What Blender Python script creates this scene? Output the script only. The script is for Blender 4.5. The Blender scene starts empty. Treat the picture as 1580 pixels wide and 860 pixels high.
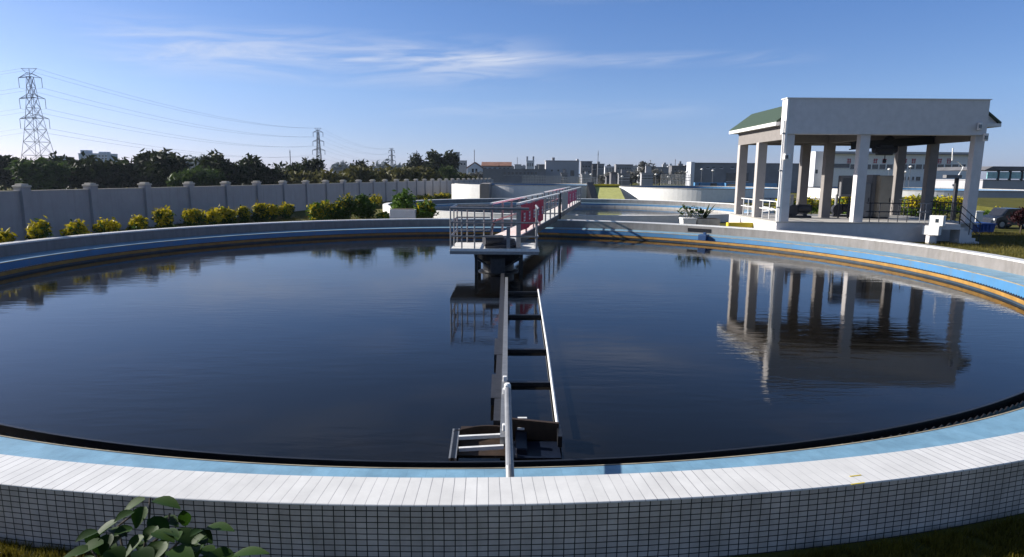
import bpy, math, random
import numpy as np
from mathutils import Vector, Matrix
from mathutils.geometry import tessellate_polygon
R = math.radians
scn = bpy.context.scene
COL = scn.collection

# ------------------------------------------------------------------ camera
H = 2.85; FPX = 980.0; PITCH = math.atan(159 / 980); ROLL = 0.008
up0 = Vector((0, math.sin(PITCH), math.cos(PITCH))); fwd = Vector((0, math.cos(PITCH), -math.sin(PITCH)))
ex = Vector((1, 0, 0)); c_, s_ = math.cos(ROLL), math.sin(ROLL)
RI = ex * c_ + up0 * s_; UI = up0 * c_ - ex * s_
CAMP = Vector((0, 0, H))
def ray(px, py): return fwd + RI * ((px - 790) / FPX) + UI * ((430 - py) / FPX)
def at(px, py, z):
    d = ray(px, py); return CAMP + d * ((z - H) / d.z)
def atY(px, py, Y):
    d = ray(px, py); return CAMP + d * (Y / d.y)
cam = bpy.data.cameras.new('camera'); cam.sensor_width = 36; cam.sensor_fit = 'HORIZONTAL'
cam.lens = FPX / 1580 * 36; cam.clip_start = 0.05; cam.clip_end = 8000
co = bpy.data.objects.new('camera', cam); COL.objects.link(co); scn.camera = co
co.matrix_world = Matrix(((RI.x, UI.x, -fwd.x, 0), (RI.y, UI.y, -fwd.y, 0), (RI.z, UI.z, -fwd.z, H), (0, 0, 0, 1)))

# ------------------------------------------------------------------ light
SUN_AZ = R(-75); SUN_EL = R(24.5)        # azimuth measured clockwise from +Y
sd = Vector((math.sin(SUN_AZ) * math.cos(SUN_EL), math.cos(SUN_AZ) * math.cos(SUN_EL), math.sin(SUN_EL)))
sun = bpy.data.lights.new('sun', 'SUN'); sun.energy = 5.0; sun.angle = R(0.53); sun.color = (1, .95, .88)
so = bpy.data.objects.new('sun', sun); COL.objects.link(so); so.rotation_euler = sd.to_track_quat('Z', 'Y').to_euler()
so.location = sd * 60

w = bpy.data.worlds.new('World'); scn.world = w; w.use_nodes = True
nt = w.node_tree; N = nt.nodes; L = nt.links; N.clear()
def nn(tree, typ, **kw):
    n = tree.nodes.new(typ)
    for k, v in kw.items():
        if k.startswith('i_'):
            key = k[2:]; key = int(key) if key.isdigit() else key.replace('__', ' ')
            n.inputs[key].default_value = v
        else: setattr(n, k, v)
    return n
def math_n(tree, op, a, b=None, clamp=False):
    n = tree.nodes.new('ShaderNodeMath'); n.operation = op; n.use_clamp = clamp
    for i, v in enumerate((a, b)):
        if v is None: continue
        if isinstance(v, (int, float)): n.inputs[i].default_value = v
        else: tree.links.new(v, n.inputs[i])
    return n.outputs[0]
out = nn(nt, 'ShaderNodeOutputWorld'); bg = nn(nt, 'ShaderNodeBackground')
sky = nn(nt, 'ShaderNodeTexSky', sky_type='NISHITA', sun_disc=False, sun_elevation=SUN_EL, sun_rotation=SUN_AZ,
         altitude=0, air_density=.6, dust_density=0.5, ozone_density=6.0)
bg.inputs['Strength'].default_value = 0.074
geo = nn(nt, 'ShaderNodeTexCoord'); sep = nn(nt, 'ShaderNodeSeparateXYZ'); L.new(geo.outputs['Generated'], sep.inputs[0])
az = math_n(nt, 'ARCTAN2', sep.outputs[0], sep.outputs[1]); el = math_n(nt, 'ARCSINE', sep.outputs[2])
# thin cirrus: direction-space noise, stretched along the horizon
cv = nn(nt, 'ShaderNodeCombineXYZ'); L.new(math_n(nt, 'MULTIPLY', az, 5.0), cv.inputs[0])
L.new(math_n(nt, 'MULTIPLY', math_n(nt, 'ADD', el, math_n(nt, 'MULTIPLY', az, -0.06)), 42.0), cv.inputs[1])
n1 = nn(nt, 'ShaderNodeTexNoise', i_Scale=1.0, i_Detail=7.0, i_Roughness=.62, i_Distortion=.9); L.new(cv.outputs[0], n1.inputs['Vector'])
def band(elc, slope, thick, az0, az1, soft):
    c = math_n(nt, 'ADD', el, math_n(nt, 'MULTIPLY', az, slope))
    d = math_n(nt, 'DIVIDE', math_n(nt, 'ABSOLUTE', math_n(nt, 'SUBTRACT', c, elc)), thick)
    v = math_n(nt, 'SUBTRACT', 1.0, d, True)
    a = nn(nt, 'ShaderNodeMapRange', interpolation_type='SMOOTHSTEP'); L.new(az, a.inputs[0]); a.inputs[1].default_value = az0; a.inputs[2].default_value = az0 + soft
    b = nn(nt, 'ShaderNodeMapRange', interpolation_type='SMOOTHSTEP'); L.new(az, b.inputs[0]); b.inputs[1].default_value = az1; b.inputs[2].default_value = az1 - soft
    return math_n(nt, 'MULTIPLY', v, math_n(nt, 'MULTIPLY', a.outputs[0], b.outputs[0]))
b1 = band(R(9.5), 0.00, R(2.5), R(-36), R(6), R(9))
b2 = band(R(9.9), 0.02, R(0.8), R(-14), R(27), R(9))
b3 = band(R(15.6), 0.0, R(1.6), R(-2), R(22), R(8))
b4 = band(R(5.6), 0.0, R(1.0), R(-14), R(20), R(9))
ms = math_n(nt, 'ADD', math_n(nt, 'ADD', b1, math_n(nt, 'MULTIPLY', b2, .55)), math_n(nt, 'ADD', math_n(nt, 'MULTIPLY', b3, .6), math_n(nt, 'MULTIPLY', b4, .3)))
nz = nn(nt, 'ShaderNodeMapRange', interpolation_type='SMOOTHSTEP'); L.new(n1.outputs[0], nz.inputs[0]); nz.inputs[1].default_value = .33; nz.inputs[2].default_value = .66
cm = math_n(nt, 'MULTIPLY', math_n(nt, 'MULTIPLY', ms, nz.outputs[0]), .62, True)
# the high clouds overhead, faint and soft, are what the water mirrors
n2 = nn(nt, 'ShaderNodeTexNoise', i_Scale=2.2, i_Detail=6.0, i_Roughness=.6, i_Distortion=.5)
cv2 = nn(nt, 'ShaderNodeCombineXYZ'); zz = math_n(nt, 'ADD', sep.outputs[2], .12)
L.new(math_n(nt, 'MULTIPLY', math_n(nt, 'DIVIDE', sep.outputs[0], zz), .55), cv2.inputs[0]); L.new(math_n(nt, 'DIVIDE', sep.outputs[1], zz), cv2.inputs[1]); L.new(cv2.outputs[0], n2.inputs['Vector'])
hz = nn(nt, 'ShaderNodeMapRange', interpolation_type='SMOOTHSTEP'); L.new(n2.outputs[0], hz.inputs[0]); hz.inputs[1].default_value = .5; hz.inputs[2].default_value = .74
hi = nn(nt, 'ShaderNodeMapRange', interpolation_type='SMOOTHSTEP'); L.new(el, hi.inputs[0]); hi.inputs[1].default_value = R(17); hi.inputs[2].default_value = R(24)
cm2 = math_n(nt, 'ADD', cm, math_n(nt, 'MULTIPLY', math_n(nt, 'MULTIPLY', hz.outputs[0], hi.outputs[0]), .38), True)
mixc = nn(nt, 'ShaderNodeMix', data_type='RGBA'); L.new(cm2, mixc.inputs[0])
addc = nn(nt, 'ShaderNodeMix', data_type='RGBA', blend_type='ADD'); addc.inputs[0].default_value = 1; L.new(sky.outputs[0], addc.inputs[6]); addc.inputs[7].default_value = (.05, .35, 1.3, 1); 
tnt = nn(nt, 'ShaderNodeValToRGB'); e_ = tnt.color_ramp.elements; e_[0].position = 0; e_[0].color = (1.06, .76, .68, 1); e_[1].position = 1; e_[1].color = (1.0, .7, .48, 1)
for q_, c__ in ((.075, (1.26, 1.0, .84, 1)), (.15, (1.1, .97, .89, 1)), (.34, (1.06, .78, .57, 1))): x_ = e_.new(q_); x_.color = c__
L.new(math_n(nt, 'DIVIDE', el, math.pi / 2, True), tnt.inputs[0])
mulc = nn(nt, 'ShaderNodeMix', data_type='RGBA', blend_type='MULTIPLY'); mulc.inputs[0].default_value = 1; L.new(addc.outputs[2], mulc.inputs[6]); L.new(tnt.outputs[0], mulc.inputs[7]); L.new(mulc.outputs[2], mixc.inputs[6]); mixc.inputs[7].default_value = (5.2, 5.5, 6.3, 1)
L.new(mixc.outputs[2], bg.inputs[0]); L.new(bg.outputs[0], out.inputs[0])
scn.view_settings.view_transform = 'Standard'; scn.view_settings.look = 'None'; scn.view_settings.exposure = 0.95; scn.view_settings.gamma = 1
scn.view_settings.use_curve_mapping = False
scn.render.engine = 'CYCLES'; scn.cycles.max_bounces = 6; scn.cycles.diffuse_bounces = 3; scn.cycles.glossy_bounces = 3
scn.cycles.transparent_max_bounces = 6; scn.cycles.use_denoising = True; scn.cycles.caustics_reflective = False; scn.cycles.caustics_refractive = False

# ------------------------------------------------------------------ materials
def mat(name, col, rough=.7, var=.12, scale=6.0, metal=0.0, bump=0.0, bscale=40.0, spec=.3, stain=0.0, dirt=(.12, .1, .08), stretch=(1, 1, 1)):
    m = bpy.data.materials.new(name); m.use_nodes = True; t = m.node_tree; b = t.nodes['Principled BSDF']
    b.inputs['Roughness'].default_value = rough; b.inputs['Metallic'].default_value = metal; b.inputs['Specular IOR Level'].default_value = spec
    g = nn(t, 'ShaderNodeNewGeometry'); mp = nn(t, 'ShaderNodeMapping'); mp.inputs['Scale'].default_value = stretch; t.links.new(g.outputs['Position'], mp.inputs[0])
    n = nn(t, 'ShaderNodeTexNoise', i_Scale=scale, i_Detail=6.0, i_Roughness=.65); t.links.new(mp.outputs[0], n.inputs['Vector'])
    mr = nn(t, 'ShaderNodeMapRange'); mr.inputs[1].default_value = .3; mr.inputs[2].default_value = .7; mr.inputs[3].default_value = 1 - var; mr.inputs[4].default_value = 1 + var
    t.links.new(n.outputs[0], mr.inputs[0])
    vm = nn(t, 'ShaderNodeVectorMath', operation='SCALE'); vm.inputs[0].default_value = col; t.links.new(mr.outputs[0], vm.inputs['Scale'])
    last = vm.outputs[0]
    if stain > 0:
        n3 = nn(t, 'ShaderNodeTexNoise', i_Scale=1.0, i_Detail=8.0, i_Roughness=.7); mp3 = nn(t, 'ShaderNodeMapping'); mp3.inputs['Scale'].default_value = (3.2, 3.2, .35)
        t.links.new(g.outputs['Position'], mp3.inputs[0]); t.links.new(mp3.outputs[0], n3.inputs['Vector'])
        r3 = nn(t, 'ShaderNodeMapRange'); r3.inputs[1].default_value = .5; r3.inputs[2].default_value = .72; r3.inputs[4].default_value = stain; t.links.new(n3.outputs[0], r3.inputs[0])
        mx = nn(t, 'ShaderNodeMix', data_type='RGBA'); t.links.new(r3.outputs[0], mx.inputs[0]); t.links.new(last, mx.inputs[6]); mx.inputs[7].default_value = (*dirt, 1); last = mx.outputs[2]
    t.links.new(last, b.inputs['Base Color'])
    if bump > 0:
        n2 = nn(t, 'ShaderNodeTexNoise', i_Scale=bscale, i_Detail=5.0); t.links.new(g.outputs['Position'], n2.inputs['Vector'])
        bp = nn(t, 'ShaderNodeBump', i_Strength=bump, i_Distance=.02); t.links.new(n2.outputs[0], bp.inputs['Height']); t.links.new(bp.outputs[0], b.inputs['Normal'])
    return m

def tile_mat(name, c1, c2, mortar, bw, rh, ms, rough=.35, grime=.25, fade=0.0, streak=0.0):
    m = bpy.data.materials.new(name); m.use_nodes = True; t = m.node_tree; b = t.nodes['Principled BSDF']
    uv = nn(t, 'ShaderNodeTexCoord'); g = nn(t, 'ShaderNodeNewGeometry')
    # hand-laid joints wander a few millimetres
    wn = nn(t, 'ShaderNodeTexNoise', i_Scale=1.6, i_Detail=3.0); t.links.new(uv.outputs['UV'], wn.inputs['Vector'])
    ws = nn(t, 'ShaderNodeVectorMath', operation='MULTIPLY_ADD'); t.links.new(wn.outputs['Color'], ws.inputs[0]); ws.inputs[1].default_value = (.02, .012, 0); t.links.new(uv.outputs['UV'], ws.inputs[2])
    br = nn(t, 'ShaderNodeTexBrick', offset=0.0, squash=1.0); br.offset_frequency = 1
    br.inputs['Scale'].default_value = 1; br.inputs['Brick Width'].default_value = bw; br.inputs['Row Height'].default_value = rh
    br.inputs['Mortar Size'].default_value = ms; br.inputs['Mortar Smooth'].default_value = .15; br.inputs['Bias'].default_value = 0
    br.inputs['Color1'].default_value = (*c1, 1); br.inputs['Color2'].default_value = (*c2, 1); br.inputs['Mortar'].default_value = (*mortar, 1)
    t.links.new(ws.outputs[0], br.inputs['Vector'])
    n = nn(t, 'ShaderNodeTexNoise', i_Scale=2.3, i_Detail=8.0, i_Roughness=.7); t.links.new(g.outputs['Position'], n.inputs['Vector'])
    mr = nn(t, 'ShaderNodeMapRange'); mr.inputs[1].default_value = .35; mr.inputs[2].default_value = .75; mr.inputs[3].default_value = 1.0; mr.inputs[4].default_value = 1 - grime; t.links.new(n.outputs[0], mr.inputs[0])
    base = br.outputs['Color']
    if fade > 0:     # grout that is nearly as pale as the tile in places
        nf = nn(t, 'ShaderNodeTexNoise', i_Scale=.5, i_Detail=4.0); t.links.new(g.outputs['Position'], nf.inputs['Vector'])
        rf = nn(t, 'ShaderNodeMapRange'); rf.inputs[1].default_value = .4; rf.inputs[2].default_value = .62; rf.inputs[4].default_value = fade; t.links.new(nf.outputs[0], rf.inputs[0])
        mf = nn(t, 'ShaderNodeMix', data_type='RGBA'); t.links.new(rf.outputs[0], mf.inputs[0]); t.links.new(base, mf.inputs[6]); mf.inputs[7].default_value = (*c1, 1); base = mf.outputs[2]
    vm = nn(t, 'ShaderNodeVectorMath', operation='SCALE'); t.links.new(base, vm.inputs[0]); t.links.new(mr.outputs[0], vm.inputs['Scale']); lo = vm.outputs[0]
    if streak > 0:     # rain and splash streaks that ran down the face
        mp = nn(t, 'ShaderNodeMapping'); mp.inputs['Scale'].default_value = (5, 5, .5); t.links.new(g.outputs['Position'], mp.inputs[0])
        sn = nn(t, 'ShaderNodeTexNoise', i_Scale=1.0, i_Detail=9.0, i_Roughness=.72); t.links.new(mp.outputs[0], sn.inputs['Vector'])
        sr = nn(t, 'ShaderNodeMapRange'); sr.inputs[1].default_value = .5; sr.inputs[2].default_value = .75; sr.inputs[4].default_value = streak; t.links.new(sn.outputs[0], sr.inputs[0])
        sx = nn(t, 'ShaderNodeMix', data_type='RGBA'); t.links.new(sr.outputs[0], sx.inputs[0]); t.links.new(lo, sx.inputs[6]); sx.inputs[7].default_value = (.2, .17, .13, 1); lo = sx.outputs[2]
    t.links.new(lo, b.inputs['Base Color'])
    b.inputs['Roughness'].default_value = rough; b.inputs['Specular IOR Level'].default_value = .35
    bp = nn(t, 'ShaderNodeBump', i_Strength=.35, i_Distance=.004, invert=True); t.links.new(br.outputs['Fac'], bp.inputs['Height']); t.links.new(bp.outputs[0], b.inputs['Normal'])
    return m

def leaf_mat(name, dark, light, trans=.25, rough=.55):
    m = bpy.data.materials.new(name); m.use_nodes = True; t = m.node_tree; b = t.nodes['Principled BSDF']
    g = nn(t, 'ShaderNodeNewGeometry'); n = nn(t, 'ShaderNodeTexNoise', i_Scale=.9, i_Detail=3.0); t.links.new(g.outputs['Position'], n.inputs['Vector'])
    a = math_n(t, 'ADD', math_n(t, 'MULTIPLY', g.outputs['Random Per Island'], .6), math_n(t, 'MULTIPLY', math_n(t, 'SUBTRACT', n.outputs[0], .3), 1.2), True)
    mx = nn(t, 'ShaderNodeMix', data_type='RGBA'); t.links.new(a, mx.inputs[0]); mx.inputs[6].default_value = (*dark, 1); mx.inputs[7].default_value = (*light, 1)
    t.links.new(mx.outputs[2], b.inputs['Base Color']); b.inputs['Roughness'].default_value = rough; b.inputs['Specular IOR Level'].default_value = .12
    if trans > 0:
        tr = nn(t, 'ShaderNodeBsdfTranslucent'); t.links.new(mx.outputs[2], tr.inputs[0]); ms = nn(t, 'ShaderNodeMixShader'); ms.inputs[0].default_value = trans
        o = t.nodes['Material Output']; t.links.new(b.outputs[0], ms.inputs[1]); t.links.new(tr.outputs[0], ms.inputs[2]); t.links.new(ms.outputs[0], o.inputs[0])
    return m

def water_mat(name, col, bstr, wscale=1.0, rough=.03):
    m = bpy.data.materials.new(name); m.use_nodes = True; t = m.node_tree; b = t.nodes['Principled BSDF']
    g = nn(t, 'ShaderNodeNewGeometry')
    n0 = nn(t, 'ShaderNodeTexNoise', i_Scale=.22, i_Detail=5.0, i_Roughness=.6, i_Distortion=1.2); t.links.new(g.outputs['Position'], n0.inputs['Vector'])
    mr = nn(t, 'ShaderNodeMapRange'); mr.inputs[1].default_value = .52; mr.inputs[2].default_value = .8; mr.inputs[4].default_value = .9; t.links.new(n0.outputs[0], mr.inputs[0])
    mx = nn(t, 'ShaderNodeMix', data_type='RGBA'); t.links.new(mr.outputs[0], mx.inputs[0]); mx.inputs[6].default_value = (*col, 1); mx.inputs[7].default_value = (.016, .013, .009, 1)
    t.links.new(mx.outputs[2], b.inputs['Base Color'])
    b.inputs['Roughness'].default_value = rough; b.inputs['IOR'].default_value = 1.33; b.inputs['Specular IOR Level'].default_value = .5; b.inputs['Specular Tint'].default_value = (1, .88, .77, 1)
    mp = nn(t, 'ShaderNodeMapping'); mp.inputs['Scale'].default_value = (.7, 2.6, 1); mp.inputs['Rotation'].default_value = (0, 0, R(7)); t.links.new(g.outputs['Position'], mp.inputs[0])
    a = nn(t, 'ShaderNodeTexNoise', i_Scale=1.5 * wscale, i_Detail=4.0, i_Roughness=.55, i_Distortion=.4); t.links.new(mp.outputs[0], a.inputs['Vector'])
    c = nn(t, 'ShaderNodeTexNoise', i_Scale=.3, i_Detail=2.0); t.links.new(g.outputs['Position'], c.inputs['Vector'])
    cr = nn(t, 'ShaderNodeMapRange'); cr.inputs[1].default_value = .38; cr.inputs[2].default_value = .68; cr.inputs[3].default_value = .35; cr.inputs[4].default_value = 1.3; t.links.new(c.outputs[0], cr.inputs[0])
    h = math_n(t, 'MULTIPLY', a.outputs[0], cr.outputs[0])
    bp = nn(t, 'ShaderNodeBump', i_Strength=1.0, i_Distance=bstr); t.links.new(h, bp.inputs['Height']); t.links.new(bp.outputs[0], b.inputs['Normal'])
    return m

M = {}
M['coping'] = tile_mat('white_coping_tile', (.66, .65, .63), (.73, .72, .70), (.2, .19, .2), .108, 3.0, .0035, grime=.2, fade=.75)
M['wall_tile'] = tile_mat('grey_wall_tile', (.53, .445, .385), (.62, .525, .455), (.035, .033, .032), .097, .055, .005, grime=.4, streak=.35)
M['blue_tile'] = tile_mat('blue_ledge_tile', (.19, .36, .5), (.21, .385, .525), (.14, .28, .4), .24, 3.0, .002, rough=.45, grime=.4)
M['blue'] = mat('blue_paint', (.065, .19, .36), .5, .1, 1.2, bump=.1, stain=.5, dirt=(.13, .17, .18))
M['tan'] = mat('tan_scum_stain', (.26, .23, .17), .8, .35, 2.5)
M['blue_grey'] = mat('weathered_blue_paint', (.03, .05, .075), .5, .2, 1.5, stain=.6, dirt=(.1, .09, .07))
M['blue_dark'] = mat('dark_blue_paint', (.02, .06, .16), .5, .2, 3)
M['navy'] = mat('wet_navy_steel', (.006, .01, .022), .4, .3, 5)
M['conc'] = mat('concrete', (.4, .39, .37), .85, .18, 3, bump=.25, stain=.55, dirt=(.2, .19, .17))
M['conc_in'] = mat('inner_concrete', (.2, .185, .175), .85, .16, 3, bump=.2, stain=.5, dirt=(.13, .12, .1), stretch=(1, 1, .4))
M['white'] = mat('white_render', (.72, .71, .69), .75, .06, 2, bump=.08, stain=.18, dirt=(.45, .43, .4))
M['fence'] = mat('fence_render', (.33, .32, .325), .85, .07, 1.2, bump=.12, bscale=25, stain=.45, dirt=(.22, .21, .2))
M['fence_cap'] = mat('fence_cap_stone', (.5, .46, .4), .85, .15, 4)
M['pav'] = mat('pavilion_render', (.6, .575, .57), .8, .07, 3, bump=.18, bscale=60, stain=.15, dirt=(.5, .5, .5))
M['pav_mid'] = mat('side_column_shaded_paint', (.4, .37, .35), .8, .08, 3)  # toned between front and inner columns; their shade is put into the colour
M['pav_in'] = mat('pavilion_inner_shaded_paint', (.2, .183, .172), .8, .1, 3)  # brown darkened to carry the shade inside the pavilion
M['floor'] = mat('pavilion_floor', (.42, .4, .37), .6, .12, 4)
M['green_roof'] = mat('green_roof_tile', (.042, .066, .044), .6, .2, 9, bump=.3, bscale=12)
M['steel'] = mat('galvanised_steel', (.24, .245, .255), .45, .2, 9, metal=.45, stain=.2, dirt=(.2, .16, .12))
M['steel_w'] = mat('white_painted_steel', (.72, .72, .71), .45, .12, 9, stain=.35, dirt=(.4, .34, .27))
M['deck'] = mat('pale_deck_plate', (.68, .66, .62), .6, .12, 5, bump=.2, stain=.25, dirt=(.35, .3, .25))
M['dark_steel'] = mat('dark_steel', (.035, .035, .04), .5, .3, 8, metal=.2)
M['black'] = mat('black_wet_steel_and_shade', (.012, .012, .014), .35, .3, 8)
M['rust'] = mat('rusty_brown_steel', (.035, .022, .014), .6, .4, 7)
M['algae'] = mat('tan_algae_rim', (.3, .165, .04), .6, .25, 3)
M['red'] = mat('red_banner_cloth', (.55, .02, .06), .7, .12, 4, bump=.3, bscale=8)
M['pink'] = mat('faded_red_cloth', (.62, .08, .16), .7, .15, 4)
M['wtext'] = mat('white_lettering', (.75, .72, .72), .7, .08, 4)
M['redtext'] = mat('red_lettering', (.42, .01, .04), .6, .1, 4)
M['yellow'] = mat('faded_yellow_paint', (.42, .42, .14), .7, .14, 2, stain=.25, dirt=(.4, .4, .28))
M['yellow_s'] = mat('strong_yellow_paint', (.55, .42, .03), .7, .14, 2)
M['cab'] = mat('beige_cabinet', (.3, .26, .2), .5, .1, 3)
M['cab_g'] = mat('grey_cabinet', (.16, .16, .165), .5, .1, 3)
M['iron'] = mat('dark_iron', (.02, .022, .03), .5, .2, 9)
M['glass'] = mat('dark_window_glass', (.03, .04, .05), .12, .2, 2, spec=.6)
M['teal'] = mat('pale_teal_glass', (.22, .42, .45), .15, .3, 1.5, spec=.6)
M['bld'] = mat('pale_facade', (.34, .34, .36), .85, .08, .3, stain=.2, dirt=(.25, .25, .26))
M['bld2'] = mat('grey_facade', (.2, .2, .215), .85, .2, .35)
M['bld3'] = mat('white_facade', (.55, .56, .6), .85, .08, .3)
M['bld_b'] = mat('blue_grey_facade', (.3, .36, .45), .85, .15, .15)
M['bld_d'] = mat('dark_facade', (.12, .12, .13), .85, .25, .4)
M['roof_red'] = mat('red_roof_tile', (.2, .1, .07), .85, .25, .5)
M['bark'] = mat('tree_bark', (.07, .055, .04), .9, .3, 6, bump=.4)
M['soil'] = mat('planting_soil', (.06, .045, .03), .95, .3, 6, bump=.5)
M['wire'] = mat('power_cable', (.16, .17, .2), .5, .1, 1)
M['pylon'] = mat('pylon_steel', (.1, .11, .13), .6, .2, 1, metal=.2)
M['car_d'] = mat('dark_car_paint', (.02, .022, .03), .25, .1, 2, spec=.6)
M['car_r'] = mat('maroon_car_paint', (.03, .006, .01), .3, .1, 2, spec=.6)
M['tyre'] = mat('tyre_rubber', (.015, .015, .015), .8, .1, 5)
M['bluebox'] = mat('blue_skip_paint', (.01, .05, .22), .5, .15, 2)
M['leaf_dark'] = leaf_mat('dark_tree_leaves', (.006, .011, .005), (.028, .04, .011))
M['leaf_mid'] = leaf_mat('mid_tree_leaves', (.015, .03, .008), (.06, .095, .02))
M['leaf_olive'] = leaf_mat('olive_tree_leaves', (.03, .035, .01), (.12, .11, .03))
M['leaf_grey'] = leaf_mat('grey_dry_leaves', (.06, .06, .055), (.15, .15, .14))
M['leaf_blue'] = leaf_mat('haze_tinted_far_leaves', (.06, .085, .1), (.13, .16, .18))  # bluish haze of distance is mixed into the leaf colour
M['leaf_shrub'] = leaf_mat('shrub_leaves', (.012, .03, .006), (.07, .13, .02))
M['leaf_bright'] = leaf_mat('bright_shrub_leaves', (.03, .07, .01), (.13, .22, .03))
M['leaf_yellow'] = leaf_mat('yellow_new_growth', (.25, .22, .01), (.58, .46, .02))
M['leaf_broad'] = leaf_mat('broad_glossy_leaves', (.005, .022, .004), (.03, .068, .007), .3, .55)
M['leaf_red'] = leaf_mat('dark_red_leaves', (.012, .003, .004), (.035, .009, .012))
M['grass'] = leaf_mat('grass_blades', (.06, .055, .015), (.17, .14, .03), .3)
M['grass_y'] = leaf_mat('mossy_grass_blades', (.05, .05, .008), (.2, .16, .02), .3)
M['water'] = water_mat('tank_water', (.0036, .0033, .003), .0046)
M['water2'] = water_mat('channel_water', (.012, .018, .02), .006, 2.0, .05)

def ground_mat():
    m = bpy.data.materials.new('ground_lawn'); m.use_nodes = True; t = m.node_tree; b = t.nodes['Principled BSDF']
    g = nn(t, 'ShaderNodeNewGeometry')
    n = nn(t, 'ShaderNodeTexNoise', i_Scale=.35, i_Detail=8.0, i_Roughness=.7); t.links.new(g.outputs['Position'], n.inputs['Vector'])
    n2 = nn(t, 'ShaderNodeTexNoise', i_Scale=14.0, i_Detail=6.0, i_Roughness=.8); t.links.new(g.outputs['Position'], n2.inputs['Vector'])
    r = nn(t, 'ShaderNodeValToRGB'); e = r.color_ramp.elements
    e[0].position = .3; e[0].color = (.05, .045, .014, 1); e[1].position = .72; e[1].color = (.15, .12, .03, 1)
    x = e.new(.5); x.color = (.085, .085, .02, 1)
    t.links.new(math_n(t, 'ADD', math_n(t, 'MULTIPLY', n.outputs[0], .55), math_n(t, 'MULTIPLY', n2.outputs[0], .45)), r.inputs[0])
    t.links.new(r.outputs[0], b.inputs['Base Color']); b.inputs['Roughness'].default_value = .95; b.inputs['Specular IOR Level'].default_value = .1
    bp = nn(t, 'ShaderNodeBump', i_Strength=.7, i_Distance=.05); t.links.new(n2.outputs[0], bp.inputs['Height']); t.links.new(bp.outputs[0], b.inputs['Normal'])
    return m
M['ground'] = ground_mat()

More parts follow.
